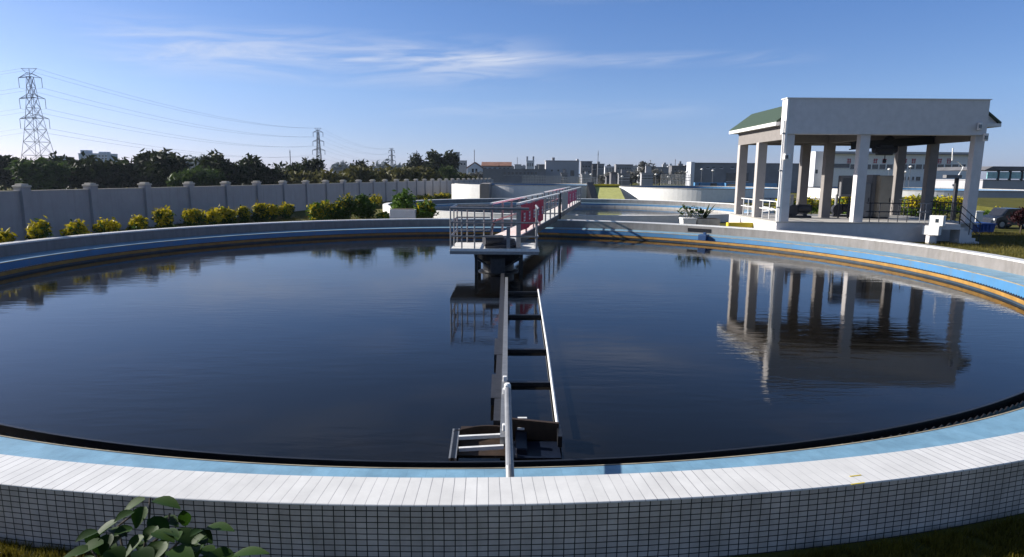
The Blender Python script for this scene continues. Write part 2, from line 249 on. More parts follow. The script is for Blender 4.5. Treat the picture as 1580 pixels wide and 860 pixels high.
# ------------------------------------------------------------------ mesh builder
ORIG = {}
class MB:
    def __init__(s): s.v = []; s.f = []; s.uv = None; s.smooth = False
    def add(s, vs, fs):
        o = len(s.v); s.v += [tuple(v) for v in vs]; s.f += [tuple(i + o for i in f) for f in fs]; return s
    def box(s, c, size, rz=0, bev=0.0):
        x, y, z = (d / 2 for d in size); ca, sa = math.cos(rz), math.sin(rz)
        if bev <= 0:
            pts = [(-x, -y, -z), (x, -y, -z), (x, y, -z), (-x, y, -z), (-x, -y, z), (x, -y, z), (x, y, z), (-x, y, z)]
            fs = [(0, 3, 2, 1), (4, 5, 6, 7), (0, 1, 5, 4), (1, 2, 6, 5), (2, 3, 7, 6), (3, 0, 4, 7)]
        else:
            k = min(bev, x * .8, y * .8, z * .8)
            ring = lambda a, b, h: [(-a, -b, h), (a, -b, h), (a, b, h), (-a, b, h)]
            def oct_(a, b, h): return [(-a + k, -b, h), (a - k, -b, h), (a, -b + k, h), (a, b - k, h), (a - k, b, h), (-a + k, b, h), (-a, b - k, h), (-a, -b + k, h)]
            def oct2(h): return [(-x + k, -y + k * .6, h), (x - k, -y + k * .6, h), (x - k * .6, -y + k, h), (x - k * .6, y - k, h), (x - k, y - k * .6, h), (-x + k, y - k * .6, h), (-x + k * .6, y - k, h), (-x + k * .6, -y + k, h)]
            pts = oct2(-z) + oct_(x, y, -z + k) + oct_(x, y, z - k) + oct2(z)
            fs = [tuple(range(7, -1, -1)), tuple(range(24, 32))]
            for l in range(3):
                for i in range(8): j = (i + 1) % 8; fs.append((l * 8 + i, l * 8 + j, l * 8 + 8 + j, l * 8 + 8 + i))
        return s.add([(c[0] + p[0] * ca - p[1] * sa, c[1] + p[0] * sa + p[1] * ca, c[2] + p[2]) for p in pts], fs)
    def b2(s, x0, x1, y0, y1, z0, z1, bev=0.0): return s.box(((x0 + x1) / 2, (y0 + y1) / 2, (z0 + z1) / 2), (abs(x1 - x0), abs(y1 - y0), abs(z1 - z0)), 0, bev)
    def bar(s, p, q, wd, ht=None, up=(0, 0, 1)):
        ht = ht or wd; p = Vector(p); q = Vector(q); d = (q - p).normalized(); u = Vector(up)
        if abs(d.dot(u)) > .98: u = Vector((0, 1, 0))
        a = d.cross(u).normalized() * wd / 2; b = a.cross(d).normalized() * ht / 2
        pts = [p - a - b, p + a - b, p + a + b, p - a + b, q - a - b, q + a - b, q + a + b, q - a + b]
        return s.add(pts, [(0, 1, 2, 3)[::-1], (4, 5, 6, 7)[::-1][::-1], (0, 1, 5, 4), (1, 2, 6, 5), (2, 3, 7, 6), (3, 0, 4, 7)])
    def tube(s, pts, r, n=8, cap=True):
        pts = [Vector(p) for p in pts]; rs = r if isinstance(r, (list, tuple)) else [r] * len(pts); o = len(s.v); prev = None
        for i, p in enumerate(pts):
            d = (pts[min(i + 1, len(pts) - 1)] - pts[max(i - 1, 0)]).normalized()
            u = Vector((0, 0, 1)) if abs(d.z) < .95 else Vector((0, 1, 0))
            a = d.cross(u).normalized(); b = d.cross(a).normalized()
            for k in range(n):
                t = 2 * math.pi * k / n; s.v.append(tuple(p + (a * math.cos(t) + b * math.sin(t)) * rs[i]))
        for i in range(len(pts) - 1):
            for k in range(n): j = (k + 1) % n; s.f.append((o + i * n + k, o + i * n + j, o + i * n + n + j, o + i * n + n + k))
        if cap: s.f.append(tuple(o + k for k in range(n))); s.f.append(tuple(o + (len(pts) - 1) * n + k for k in reversed(range(n))))
        return s
    def lathe(s, c, prof, n=24):
        o = len(s.v)
        for r, z in prof:
            for k in range(n): t = 2 * math.pi * k / n; s.v.append((c[0] + r * math.cos(t), c[1] + r * math.sin(t), c[2] + z))
        for i in range(len(prof) - 1):
            for k in range(n): j = (k + 1) % n; s.f.append((o + i * n + k, o + i * n + j, o + i * n + n + j, o + i * n + n + k))
        s.f.append(tuple(o + k for k in reversed(range(n)))); s.f.append(tuple(o + (len(prof) - 1) * n + k for k in range(n)))
        return s
    def prism(s, outline, axis, a0, a1):      # outline of 2-D points swept along axis ('x','y' or 'z')
        def P(u, v, a): return {'x': (a, u, v), 'y': (u, a, v), 'z': (u, v, a)}[axis]
        n = len(outline); vs = [P(u, v, a0) for u, v in outline] + [P(u, v, a1) for u, v in outline]
        return s.add(vs, [tuple(range(n)), tuple(range(2 * n - 1, n - 1, -1))] + [(i, (i + 1) % n, n + (i + 1) % n, n + i) for i in range(n)])
    def build(s, name, m, parent=None, world=True):
        me = bpy.data.meshes.new(name); org = Vector((0, 0, 0))
        if parent is not None and world:
            org = ORIG.get(parent.name, Vector((0, 0, 0)))
        v = np.array(s.v, dtype=np.float64) - np.array(org[:])
        me.from_pydata(v.tolist(), [], s.f)
        if s.uv is not None:
            l = me.uv_layers.new(name='UVMap'); l.data.foreach_set('uv', np.array(s.uv, dtype=np.float32).ravel())
        import bmesh
        if s.uv is None and len(s.f) < 6000:
            bm = bmesh.new(); bm.from_mesh(me); bmesh.ops.recalc_face_normals(bm, faces=bm.faces); bm.to_mesh(me); bm.free()
        if s.smooth: me.polygons.foreach_set('use_smooth', [True] * len(me.polygons))
        if m: me.materials.append(m)
        o = bpy.data.objects.new(name, me); COL.objects.link(o)
        if parent is not None: o.parent = parent; ORIG[o.name] = org
        return o
def tag(o, label=None, cat=None, group=None, kind=None):
    if label: o['label'] = label
    if cat: o['category'] = cat
    if group: o['group'] = group
    if kind: o['kind'] = kind
    return o
def thing(name, loc, label, cat, group=None):
    o = bpy.data.objects.new(name, None); COL.objects.link(o); o.location = loc; o.empty_display_size = .3
    ORIG[o.name] = Vector(loc); return tag(o, label, cat, group)
def struct(name, mb, m): return tag(mb.build(name, m), kind='structure')

# ------------------------------------------------------------------ the round tanks
ZG = -.62; ZW = -.93
class Ell:
    def __init__(s, cx, cy, a, b): s.cx, s.cy, s.a, s.b = cx, cy, a, b
    def p(s, off, th, z=0): return Vector((s.cx + (s.a - off) * math.cos(th), s.cy + (s.b - off) * math.sin(th), z))
    def ring(s, mb, prof, n=360, t0=0.0, t1=2 * math.pi, closed_prof=False, uvmode=None):
        full = abs(t1 - t0 - 2 * math.pi) < 1e-6; o = len(mb.v); k = len(prof); th = [t0 + (t1 - t0) * i / n for i in range(n + (0 if full else 1))]
        for t in th:
            for off, z in prof: mb.v.append(tuple(s.p(off, t, z)))
        arcs = [0.0]
        for i in range(1, n + 1): arcs.append(arcs[-1] + (s.p(0, t0 + (t1 - t0) * i / n) - s.p(0, t0 + (t1 - t0) * (i - 1) / n)).length)
        pl = [0.0]
        for j in range(1, k): pl.append(pl[-1] + math.hypot(prof[j][0] - prof[j - 1][0], prof[j][1] - prof[j - 1][1]))
        uv = []
        for i in range(n):
            i2 = (i + 1) % len(th)
            for j in range(k if closed_prof else k - 1):
                j2 = (j + 1) % k; mb.f.append((o + i * k + j, o + i2 * k + j, o + i2 * k + j2, o + i * k + j2))
                v0, v1 = pl[j], pl[j2]
                uv += [(arcs[i], v0), (arcs[i + 1], v0), (arcs[i + 1], v1), (arcs[i], v1)]
        if uvmode: mb.uv = (mb.uv or []) + uv
        return mb
    def disc(s, off, z, n=200): 
        mb = MB(); mb.v = [tuple(s.p(off, 2 * math.pi * i / n, z)) for i in range(n)]; mb.f = [tuple(range(n))]; return mb
    def outline(s, off, n=160): return [s.p(off, 2 * math.pi * i / n, ZG) for i in range(n)]
T1 = Ell(-1.05, 23.97, 19.65, 18.8)
T2 = Ell(6.2, 64.6, 19.0, 17.7)

def clarifier(E, label, n, near):
    t = thing('settling_tank', E.p(0, -math.pi / 2, ZG), label, 'settling tank', 'round settling tanks')
    E.ring(MB(), [(.0, -.016), (.0, ZG - .25)], n, uvmode=1).build('outer_wall', M['wall_tile'] if near else M['white'], t)
    E.ring(MB(), [(.02, -.017), (-.012, -.015), (-.012, -.006), (-.006, 0), (.5, 0), (.51, -.01), (.51, -.06)], n, uvmode=1).build('coping', M['coping'] if near else M['white'], t)
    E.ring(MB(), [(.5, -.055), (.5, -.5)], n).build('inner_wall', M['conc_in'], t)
    E.ring(MB(), [(.49, -.5), (1.70, -.5), (1.74, -.515)], n, uvmode=1).build('ledge', M['blue_tile'], t)
    E.ring(MB(), [(1.74, -.525), (1.74, -1.6)], n).build('channel_wall', M['blue'], t)
    E.ring(MB(), [(1.715, -.498), (1.744, -.502), (1.747, -.53)], n).build('ledge_edge', M['tan'], t)
    E.ring(MB(), [(2.30, -1.6), (2.30, -.70), (2.34, -.70), (2.34, -1.6)], n).build('scum_baffle', M['black'] if near else M['conc'], t)  # near baffle coloured black for the shade on its outer side
    if near: E.ring(MB(), [(2.342, -.85), (2.342, -.728), (2.365, -.728), (2.37, -.738), (2.37, -.84), (2.365, -.85)], n, closed_prof=True).build('baffle_lip', M['algae'], t); E.ring(MB(), [(2.343, -.851), (2.343, -1.4)], n).build('baffle_face', M['blue_grey'], t)
    if near:   # saw-toothed weir plate: two verts per notch
        mb = MB(); nn_ = 620
        for i in range(nn_ * 2):
            a = 2 * math.pi * i / (nn_ * 2); top = -.715 if i % 2 == 0 else -.765
            mb.v += [tuple(E.p(2.14, a, -1.5)), tuple(E.p(2.14, a, top)), tuple(E.p(2.16, a, top)), tuple(E.p(2.16, a, -1.5))]
        for i in range(nn_ * 2):
            j = (i + 1) % (nn_ * 2)
            for k in range(3): mb.f.append((i * 4 + k, j * 4 + k, j * 4 + k + 1, i * 4 + k + 1))
        mb.build('weir_plate', M['black'], t)  # black also carries the shade on the plate's outer face
        mb = MB(); rnd = random.Random(5)
        for i in range(nn_ // 2):
            a = 2 * math.pi * (i * 2) / nn_; p = E.p(2.135, a, -.77); q = E.p(2.05 - rnd.random() * .03, a + .0008, -.815 - rnd.random() * .02); mb.bar(p, p.lerp(q, .35 + .5 * rnd.random()), .007 + .006 * rnd.random(), .006)
        tag(mb.build('weir_glint', M['steel'], t), kind='stuff')  # tiny bars put in for the glints at the notches
    struct('water', E.disc(2.32, ZW, 240), M['water'])
    struct('channel_water', E.ring(MB(), [(1.73, ZW - .12), (2.31, ZW - .12)], 240), M['water2'])
    return t
tank1 = clarifier(T1, 'large near round tank full of dark water with white tiled rim', 480, True)
tank2 = clarifier(T2, 'second round tank behind the near tank, pale wall and blue inside', 200, False)
# opening with a blue gate in the far rim
a0 = at(1077, 352, -.2); th0 = math.atan2((a0.y - T1.cy) / T1.b, (a0.x - T1.cx) / T1.a)
T1.ring(MB(), [(.515, -.2), (.515, -.42), (.46, -.42), (.46, -.2)], 8, th0 - .052, th0 + .025, True).build('overflow_opening', M['black'], tank1)
gp = T1.p(1.75, th0 - .06, -.7); g = thing('sluice_gate', T1.p(1.5, th0 - .06, -.5), 'dark blue sluice gate on the blue ledge below white planter', 'sluice gate')
MB().box((gp.x, gp.y, -.72), (.5, .5, .6), th0, .03).build('gate_plate', M['blue_dark'], g); MB().box((gp.x + .1, gp.y + .15, -.38), (.16, .16, .12), th0, .02).build('lifting_lug', M['blue_dark'], g)
# yellow stain marks on the coping at the right
for px, py, l in ((1320, 734, .13), (1324, 746, .15)):
    p = at(px, py, .003); MB().box((p.x, p.y, .002), (l, .014, .003), .25).build('paint_mark', M['yellow_s'], tank1)

# ------------------------------------------------------------------ ground
sq = [Vector(p) for p in ((-2500, -60, ZG), (2500, -60, ZG), (2500, 3500, ZG), (-2500, 3500, ZG))]
loops = [sq, T1.outline(.1), T2.outline(.1)]
tris = tessellate_polygon(loops); gv = [tuple(p) for l in loops for p in l]
gm = MB(); gm.v = gv; gm.f = [tuple(t) for t in tris]; struct('ground', gm, M['ground'])
hm = MB(); rnd = random.Random(3)
for (x0, x1, Y, hh) in ((-1500, 300, 1900, 30), (-900, 900, 2300, 36)):
    k = 60; o = len(hm.v)
    for i in range(k + 1):
        x = x0 + (x1 - x0) * i / k; h = hh * (.55 + .3 * math.sin(i * .21 + hh) + .2 * math.sin(i * .53)) * math.sin(math.pi * i / k) ** .5
        hm.v += [(x, Y - 150, ZG - 2), (x, Y, ZG + max(h, 1)), (x, Y + 150, ZG - 2)]
    for i in range(k):
        for j in range(2): hm.f.append((o + i * 3 + j, o + i * 3 + 3 + j, o + i * 3 + 4 + j, o + i * 3 + 1 + j))
hm.smooth = True
M['hill'] = mat('haze_tinted_hill', (.2, .26, .36), .95, .1, .01); struct('hills', hm, M['hill'])  # grey-blue colour carries the haze over the hills

# ------------------------------------------------------------------ vegetation
def leaves(lobes, n, size, seed, squash=1.0, flat=.0):
    """n small two-triangle leaves spread through the outer volume of the lobes; lobes: (cx,cy,cz,rx,ry,rz)"""
    g = np.random.default_rng(seed); lob = np.array(lobes, float); wgt = lob[:, 3] * lob[:, 4] + lob[:, 3] * lob[:, 5]; idx = g.choice(len(lob), n, p=wgt / wgt.sum())
    d = g.normal(size=(n, 3)); d /= np.linalg.norm(d, axis=1)[:, None]; rad = g.random(n) ** .35
    # clumps: pull the leaves towards random sprig centres so gaps open
    P = lob[idx, :3] + d * lob[idx, 3:6] * rad[:, None] * (0.86 + .28 * np.sin(d[:, 0] * 7 + idx * 1.7) * np.sin(d[:, 2] * 6 + idx))[:, None]
    sp = P[g.choice(n, max(8, n // 16))]; near = sp[g.integers(0, len(sp), n)]
    sprig = g.random(n) < .5; P[sprig] = near[sprig] + g.normal(size=(sprig.sum(), 3)) * size * .9
    a = g.normal(size=(n, 3)); a /= np.linalg.norm(a, axis=1)[:, None]
    b = np.cross(a, g.normal(size=(n, 3))); b /= np.linalg.norm(b, axis=1)[:, None]; c = np.cross(a, b)
    s = size * (.6 + .8 * g.random(n))[:, None]
    V = np.stack([P - a * s, P + b * s * .42 + c * s * .12, P + a * s, P - b * s * .42 + c * s * .12], 1).reshape(-1, 3)
    m = MB(); m.v = V.tolist(); m.f = [(i * 4, i * 4 + 1, i * 4 + 2, i * 4 + 3) for i in range(n)]; return m
def crown_lobes(c, rx, ry, rz, k, seed):
    r = random.Random(seed); out = []
    for i in range(k):
        a = r.uniform(0, 2 * math.pi); q = r.uniform(.15, .75); zz = r.uniform(-.62, .6); f = r.uniform(.36, .58)
        out.append((c[0] + math.cos(a) * q * rx, c[1] + math.sin(a) * q * ry, c[2] + zz * rz, rx * f, ry * f, rz * f * r.uniform(.75, 1.1)))
    return out
def tree(px, top, hw, Y, label, m='leaf_dark', n=1500, seed=0, cat='tree', name='tree', group='trees beyond the fence', low=.25, leaf=None):
    p = atY(px, 270, Y); base = Vector((p.x, Y, ZG)); zt = atY(px, top, Y).z; h = (zt - ZG) * 1.04; rx = hw * Y / FPX
    t = thing(name, base, label, cat, group); r = random.Random(seed + 77)
    tr = MB(); c = Vector((base.x, Y, ZG + h * (.5 + low / 2))); rz = h * (1 - low) / 2
    lob = crown_lobes(c, rx, rx, rz, 11, seed) + [(c.x, c.y, c.z, rx * .5, rx * .5, rz * .75)]
    tr.tube([base, base + Vector((.1, 0, h * .3)), base + Vector((r.uniform(-.2, .2), 0, h * .6))], [h * .035, h * .025, h * .012], 7)
    for l in lob[:5]: tr.tube([base + Vector((0, 0, h * r.uniform(.25, .5))), (base + Vector(l[:3])) * .5 - base * 0 + Vector((0, 0, h * .05)) if False else Vector(l[:3])], [h * .014, h * .005], 5)
    tr.build('trunk', M['bark'], t)
    leaves(lob, n, leaf or max(.12, rx * .125), seed).build('crown', M[m], t); return t
# --- tree line beyond the boundary fence: (px, top row, half width px, Y, material, label)
TL = [(6, 243, 26, 120, 'leaf_dark', 'dark broad tree at the far left edge above the fence'),
      (30, 252, 20, 132, 'leaf_dark', 'dark low tree left of the big pylon'),
      (62, 250, 26, 105, 'leaf_mid', 'green bushy tree in front of the big pylon base'),
      (108, 243, 32, 118, 'leaf_dark', 'dark brownish tree just right of the big pylon'),
      (150, 246, 30, 112, 'leaf_dark', 'dark tree standing under the pale apartment block'),
      (186, 250, 22, 125, 'leaf_dark', 'dark tree right of the pale apartment block'),
      (232, 235, 34, 120, 'leaf_dark', 'broad dark tree with the widest crown on the left'),
      (262, 239, 24, 116, 'leaf_dark', 'dark tree joined to the right of the broad dark tree'),
      (300, 264, 24, 104, 'leaf_mid', 'low lighter green tree below the pale distant hill'),
      (328, 264, 18, 108, 'leaf_mid', 'low bright green tree left of the tall leaning tree'),
      (345, 232, 22, 112, 'leaf_dark', 'tall dark leaning tree between low trees on the left'),
      (402, 247, 24, 118, 'leaf_dark', 'dark green tree with a rounded top near the thin mast'),
      (375, 256, 18, 125, 'leaf_dark', 'low dark tree right of the tall leaning tree'),
      (432, 256, 24, 130, 'leaf_dark', 'low dark tree under the thin mast'),
      (458, 259, 20, 134, 'leaf_dark', 'low dark tree right of the thin mast'),
      (484, 242, 14, 128, 'leaf_dark', 'dark upright tree at the foot of the second pylon'),
      (470, 270, 26, 118, 'leaf_olive', 'low olive tree in front of second pylon tree'),
      (512, 265, 26, 116, 'leaf_olive', 'low olive tree right of the second pylon'),
      (540, 259, 22, 126, 'leaf_olive', 'olive tree left of the small round dark tree'),
      (559, 245, 15, 150, 'leaf_dark', 'small round dark tree standing above the olive trees'),
      (566, 262, 22, 124, 'leaf_olive', 'olive tree right below the small round dark tree'),
      (596, 260, 22, 135, 'leaf_olive', 'olive tree under the third and smallest pylon'),
      (625, 260, 22, 130, 'leaf_olive', 'olive tree left below the pair of tall dark trees'),
      (655, 262, 22, 133, 'leaf_olive', 'olive tree below the tall dark trees, above the fence'),
      (636, 237, 15, 190, 'leaf_dark', 'tall dark tree with a ragged top, left of the pair'),
      (662, 246, 20, 195, 'leaf_dark', 'dark tree filling the gap between the tall pair'),
      (684, 234, 24, 190, 'leaf_dark', 'tall dark tree right of the pair, beside the tower'),
      (696, 256, 17, 150, 'leaf_mid', 'round green tree in front of the grey tower'),
      (722, 268, 16, 160, 'leaf_olive', 'small dull tree in front of the white gable house')]
for i, (px, tp, hw, Y, m, lab) in enumerate(TL): tree(px, tp, hw * (1.5 if Y < 140 else 1.1), Y, lab, m, 3000, i * 13 + 1, low=0.02)
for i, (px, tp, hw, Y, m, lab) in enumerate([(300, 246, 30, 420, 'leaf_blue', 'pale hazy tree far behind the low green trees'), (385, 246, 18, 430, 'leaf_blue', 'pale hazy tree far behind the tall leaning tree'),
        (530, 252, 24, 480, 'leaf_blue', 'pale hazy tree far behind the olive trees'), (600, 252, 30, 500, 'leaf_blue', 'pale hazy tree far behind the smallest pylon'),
        (1000, 248, 20, 230, 'leaf_grey', 'sparse grey tree rising above the grey rooftops'), (1018, 258, 18, 225, 'leaf_grey', 'lower grey tree beside the sparse grey tree'),
        (975, 264, 18, 220, 'leaf_grey', 'small grey tree left of the sparse grey tree'), (1046, 262, 14, 240, 'leaf_grey', 'small grey tree left of the long shed'),
        (742, 266, 20, 230, 'leaf_grey', 'dull grey tree beside the white gable house'), (905, 266, 14, 240, 'leaf_grey', 'dull grey tree in front of the big plain building'), (938, 266, 16, 250, 'leaf_grey', 'dull grey tree among the grey blocks')]):
    tree(px, tp, hw, Y, lab, m, 700, i * 7 + 400, group='trees far off on the skyline', low=.1)

# --- boundary fence
FS = 4.28; F0 = atY(35, 300, 32.5); F0 = Vector((F0.x, 32.5, ZG)); dv = ray(955, 271); FU = Vector((dv.x, dv.y, 0)).normalized(); FN = Vector((FU.y, -FU.x, 0))
FA = math.atan2(FU.y, FU.x)
def fpt(n, off=0, z=ZG): p = F0 + FU * FS * n + FN * off; return Vector((p.x, p.y, z))
fe = thing('boundary_wall', fpt(0), 'long grey rendered boundary wall with capped pillars along the left', 'wall')
FZ = 1.86
for n in range(-2, 29):
    a, b = fpt(n), fpt(n + 1); c = (a + b) / 2; 
    MB().box((c.x, c.y, (FZ + ZG - .1) / 2), (FS - .5, .16, FZ - ZG + .1), FA).build('panel', M['fence'], fe)
    pl = MB().box((a.x, a.y, (FZ + .2 + ZG - .1) / 2), (.5, .5, FZ + .3 - ZG), FA).build('pillar', M['fence'], fe)
    MB().box((a.x, a.y, FZ + .25), (.6, .6, .1), FA, .03).box((a.x, a.y, FZ + .34), (.42, .42, .08), FA, .03).build('cap', M['fence_cap'], pl)
    MB().box((c.x, c.y, FZ + .018), (FS - .51, .22, .04), FA).build('top_slab', M['fence_cap'], fe)
def on_row(px, off):          # the point of a row parallel to the fence that this column of the photo meets
    d = ray(px, 330); k = d.x / d.y; q = F0 + FN * off
    tt = (k * q.y - q.x) / (FU.x - k * FU.y); return Vector((q.x + FU.x * tt, q.y + FU.y * tt, ZG))
def shrub(base, h, rx, label, n=700, top=None, m='leaf_shrub', seed=0, name='shrub', group='shrubs along the fence', leaf=.075, shape=.5):
    t = thing(name, base, label, 'shrub', group); r = random.Random(seed)
    MB().tube([base, base + Vector((.03, 0, h * .5))], [.05, .02], 6).build('stem', M['bark'], t)
    c = base + Vector((0, 0, h * shape)); lob = crown_lobes(c, rx, rx * .85, h * (1 - shape), 8, seed) + [(c.x, c.y, c.z, rx * .62, rx * .55, h * (1 - shape) * .8)]
    leaves(lob, n, leaf, seed).build('foliage', M[m], t)
    if top:
        tl = [(l[0], l[1], l[2] + l[5] * .35, l[3] * .98, l[4] * .98, l[5] * .8) for l in lob if l[2] > c.z - h * .12]
        tl.append((c.x, c.y, c.z + h * .12, rx * .7, rx * .6, h * (1 - shape) * .72))
        leaves(tl, int(n * top), leaf, seed + 5).build('new_growth', M['leaf_yellow'], t)
    return t
SH = [(-2, 358, 14, 'yellow tipped shrub at the left edge, cut by the frame'), (54, 346, 14, 'low yellow tipped shrub by the first whole pillar'), (116, 343, 21, 'wide low yellow tipped shrub between first two pillars'),
      (167, 341, 19, 'low yellow tipped shrub at the foot of the second pillar'), (211, 336, 13, 'small rounded yellow shrub by the third pillar'), (252, 322, 15, 'tall upright yellow shrub right of the third pillar'),
      (297, 323, 14, 'rounded yellow shrub by the fourth pillar'), (327, 326, 13, 'spreading yellow shrub between fourth and fifth pillars'), (352, 323, 14, 'yellow shrub by the fifth pillar'),
      (376, 321, 8, 'small round yellow shrub standing behind a dark base'), (400, 314, 11, 'yellow topped shrub by the sixth pillar'), (420, 315, 13, 'yellow topped shrub joined to the shrub by the sixth pillar'), (442, 315, 14, 'yellow topped shrub at the right end of the row, before the lawn')]
for i, (px, tp, hw, lab) in enumerate(SH):
    b = on_row(px, 4.3); D = b.y; zt = atY(px, tp, D).z
    shrub(b, max(zt - ZG, .6), hw * D / FPX * 1.02, lab, 1000, 1.15, 'leaf_shrub', 900 + i, 'yellow_shrub', 'yellow shrubs along the boundary wall', .12, .5)
# hedge base and darker shrubs behind the tank
DS = [(487, 316, 12, 44, .6, 'leaf_bright', 'small bright shrub at the left of the dark shrub group'), (503, 312, 13, 45, .3, 'leaf_bright', 'light green shrub leaning on the dark green shrubs'), (528, 301, 19, 45, .12, 'leaf_shrub', 'dark green round shrub on short stems, left of the pair'),
      (558, 297, 20, 45.5, 0, 'leaf_shrub', 'dark green round shrub on short stems, right of the pair'), (623, 293, 22, 47, 0, 'leaf_bright', 'round glossy green shrub growing above the white planter box'), (657, 308, 19, 45.5, .15, 'leaf_bright', 'loose green shrub right of the white planter box'),
      (590, 331, 9, 45, .1, 'leaf_bright', 'tiny shrub left of the white planter box')]
for i, (px, tp, hw, D, tpn, m, lab) in enumerate(DS):
    p = atY(px, 300, D); b = Vector((p.x, D, ZG)); zt = atY(px, tp, D).z; shrub(b, (zt - ZG) * 1.04, hw * D / FPX * 1.2, lab, 2000, tpn or None, m, 950 + i, 'shrub', 'green shrubs behind the near tank', .15, .52)
for i, (px, tp, hw, D, lab) in enumerate([(580, 302, 20, 66, 'low green hedge bush behind the dark shrub pair'), (655, 301, 15, 88, 'low yellow hedge bush left of the white curved wall'), (683, 298, 16, 92, 'yellow green hedge bush touching the white curved wall')]):
    p = atY(px, 300, D); b = Vector((p.x, D, ZG)); shrub(b, atY(px, tp, D).z - ZG, hw * D / FPX, lab, 600, .5, 'leaf_shrub', 980 + i, 'hedge_bush', 'hedge bushes before the white wall', .14, .5)
# white planter box
p0 = atY(602, 330, 44.5); p1 = atY(641, 330, 44.5); pb = thing('planter_box', (p0.x, 44.5, ZG), 'plain white rendered planter box behind the near tank', 'planter')
MB().b2(p0.x, p1.x, 44.2, 45.6, ZG, .45, .03).build('box', M['white'], pb); MB().b2(p0.x + .1, p1.x - .1, 44.3, 45.5, .4, .47).build('soil', M['soil'], pb)

# --- white pot and grey trough with big-leaf plant beside the pavilion
def broad_leaf(mb, base, dirv, length, width, droop, seed):
    d = Vector(dirv).normalized(); s = d.cross(Vector((0, 0, 1))).normalized() if abs(d.z) < .97 else Vector((1, 0, 0)); o = len(mb.v); k = 6
    u = s.cross(d).normalized(); rr = random.Random(seed)
    for i in range(k + 1):
        f = i / k; wv = width * (math.sin(math.pi * min(1, f * .92 + .06)) ** .75) * (1.25 - .65 * f) * .5
        c = Vector(base) + d * length * f - Vector((0, 0, 1)) * droop * length * f * f
        mb.v += [tuple(c - s * wv + u * wv * .35), tuple(c), tuple(c + s * wv + u * wv * .35)]
    for i in range(k):
        for j in range(2): mb.f.append((o + i * 3 + j, o + i * 3 + j + 1, o + i * 3 + 4 + j, o + i * 3 + 3 + j))
PY = 41.2
a, b_, c2 = atY(1051, 340, PY), atY(1072, 340, PY), atY(1108, 340, PY)
pp = thing('plant_pot', (a.x + .4, PY, ZG), 'white square plant pot on the rim left of the pavilion', 'plant pot')
MB().prism([(a.x + .08, ZG), (b_.x - .08, ZG), (b_.x, .18), (a.x, .18)], 'y', PY - .45, PY + .45).build('pot', M['white'], pp); MB().b2(a.x - .03, b_.x + .03, PY - .48, PY + .48, .14, .24, .02).build('lip', M['white'], pp)
tg = thing('planter_trough', (b_.x + .8, PY, ZG), 'weathered concrete planter trough right of the white pot', 'planter'); MB().b2(b_.x + .06, c2.x, PY - .4, PY + .5, ZG, .2, .02).build('trough', M['conc'], tg); MB().b2(b_.x + .14, c2.x - .08, PY - .3, PY + .4, .15, .215).build('soil', M['soil'], tg)
pl = thing('leafy_plant', (a.x + .5, PY, .2), 'green broad leaved plant growing out of the white pot', 'plant'); st = MB(); lf = MB(); rnd = random.Random(8)
for i in range(9):
    q = Vector((a.x + .45 + rnd.uniform(-.2, .3), PY + rnd.uniform(-.2, .2), .2)); tp = q + Vector((rnd.uniform(-.7, .7), rnd.uniform(-.4, .4), rnd.uniform(.35, 1.0))); st.tube([q, (q + tp) / 2 + Vector((0, 0, .1)), tp], .015, 5)
    for k in range(5): broad_leaf(lf, q.lerp(tp, .45 + .14 * k), (rnd.uniform(-1, 1), rnd.uniform(-1, 1), rnd.uniform(-.2, .8)), rnd.uniform(.22, .4), .2, .35, i * 5 + k)
st.build('stem', M['bark'], pl); lf.build('foliage', M['leaf_shrub'], pl)
cp = thing('cactus_plant', (c2.x - .8, PY, .2), 'dark upright forked plant growing out of the concrete trough', 'plant'); lf = MB()
for dx, dz, l in ((-.5, .9, 1.0), (-.3, 1, .7), (.25, .9, 1.05), (.55, .9, 1.15), (.1, 1, .5), (-.75, .8, .6)):
    broad_leaf(lf, (c2.x - .9 + dx * .2, PY, .2), (dx, .1, dz), l, .26, .05, 3); broad_leaf(lf, (c2.x - .9 + dx * .5, PY - .1, .5), (dx + .3, -.3, dz), l * .5, .22, .1, 4)
lf.build('foliage', M['leaf_dark'], cp)

# ------------------------------------------------------------------ bridge and centre platform
ZD = .045                                    # platform deck top
PX0, PX1, PYF, PYB = -2.37, 1.03, 23.75, 26.75
pf = thing('centre_platform', (-.67, 25.2, ZW), 'pale square platform with grey railings above the tank centre', 'platform')
MB().b2(PX0, PX1, PYF, PYB, ZD - .03, ZD).build('deck', M['deck'], pf)
MB().b2(PX0 + .02, PX1 - .02, PYF + .02, PYB - .02, ZD - .14, ZD - .033).build('deck_frame', M['steel'], pf)
for x in (-1.38, .36):
    MB().bar((x, 24.2, ZD - .2), (x, 24.2, -2), .11).build('leg', M['black'], pf); MB().bar((x, 26.3, ZD - .2), (x, 26.3, -2), .16).build('leg', M['black'], pf)
MB().lathe((-.55, 25.1, 0), [(1.0, ZD - .21), (.95, -.42), (.62, -.6), (.62, -.85), (.8, -.9), (.8, -1.5)], 28).build('centre_column', M['black'], pf)
MB().b2(-.55 - .28, -.55 + .28, 24.1, 24.2, -.88, -.3, .02).build('inspection_hatch', M['dark_steel'], pf)
MB().bar((-1.38, 24.2, -.25), (-.7, 24.2, -.75), .07).build('brace', M['black'], pf); MB().bar((.36, 24.2, -.25), (-.4, 24.2, -.75), .07).build('brace', M['black'], pf)
ZR = 1.62
def post(x, y, r=.028, z0=ZD, z1=ZR, par=pf, m='steel', sq=False):
    (MB().bar((x, y, z0), (x, y, z1), r * 2) if sq else MB().tube([(x, y, z0), (x, y, z1)], r, 8)).build('post', M[m], par)
xs = [PX0 + .05, -1.9, -1.42, .9]
for x in xs: post(x, PYF + .06)
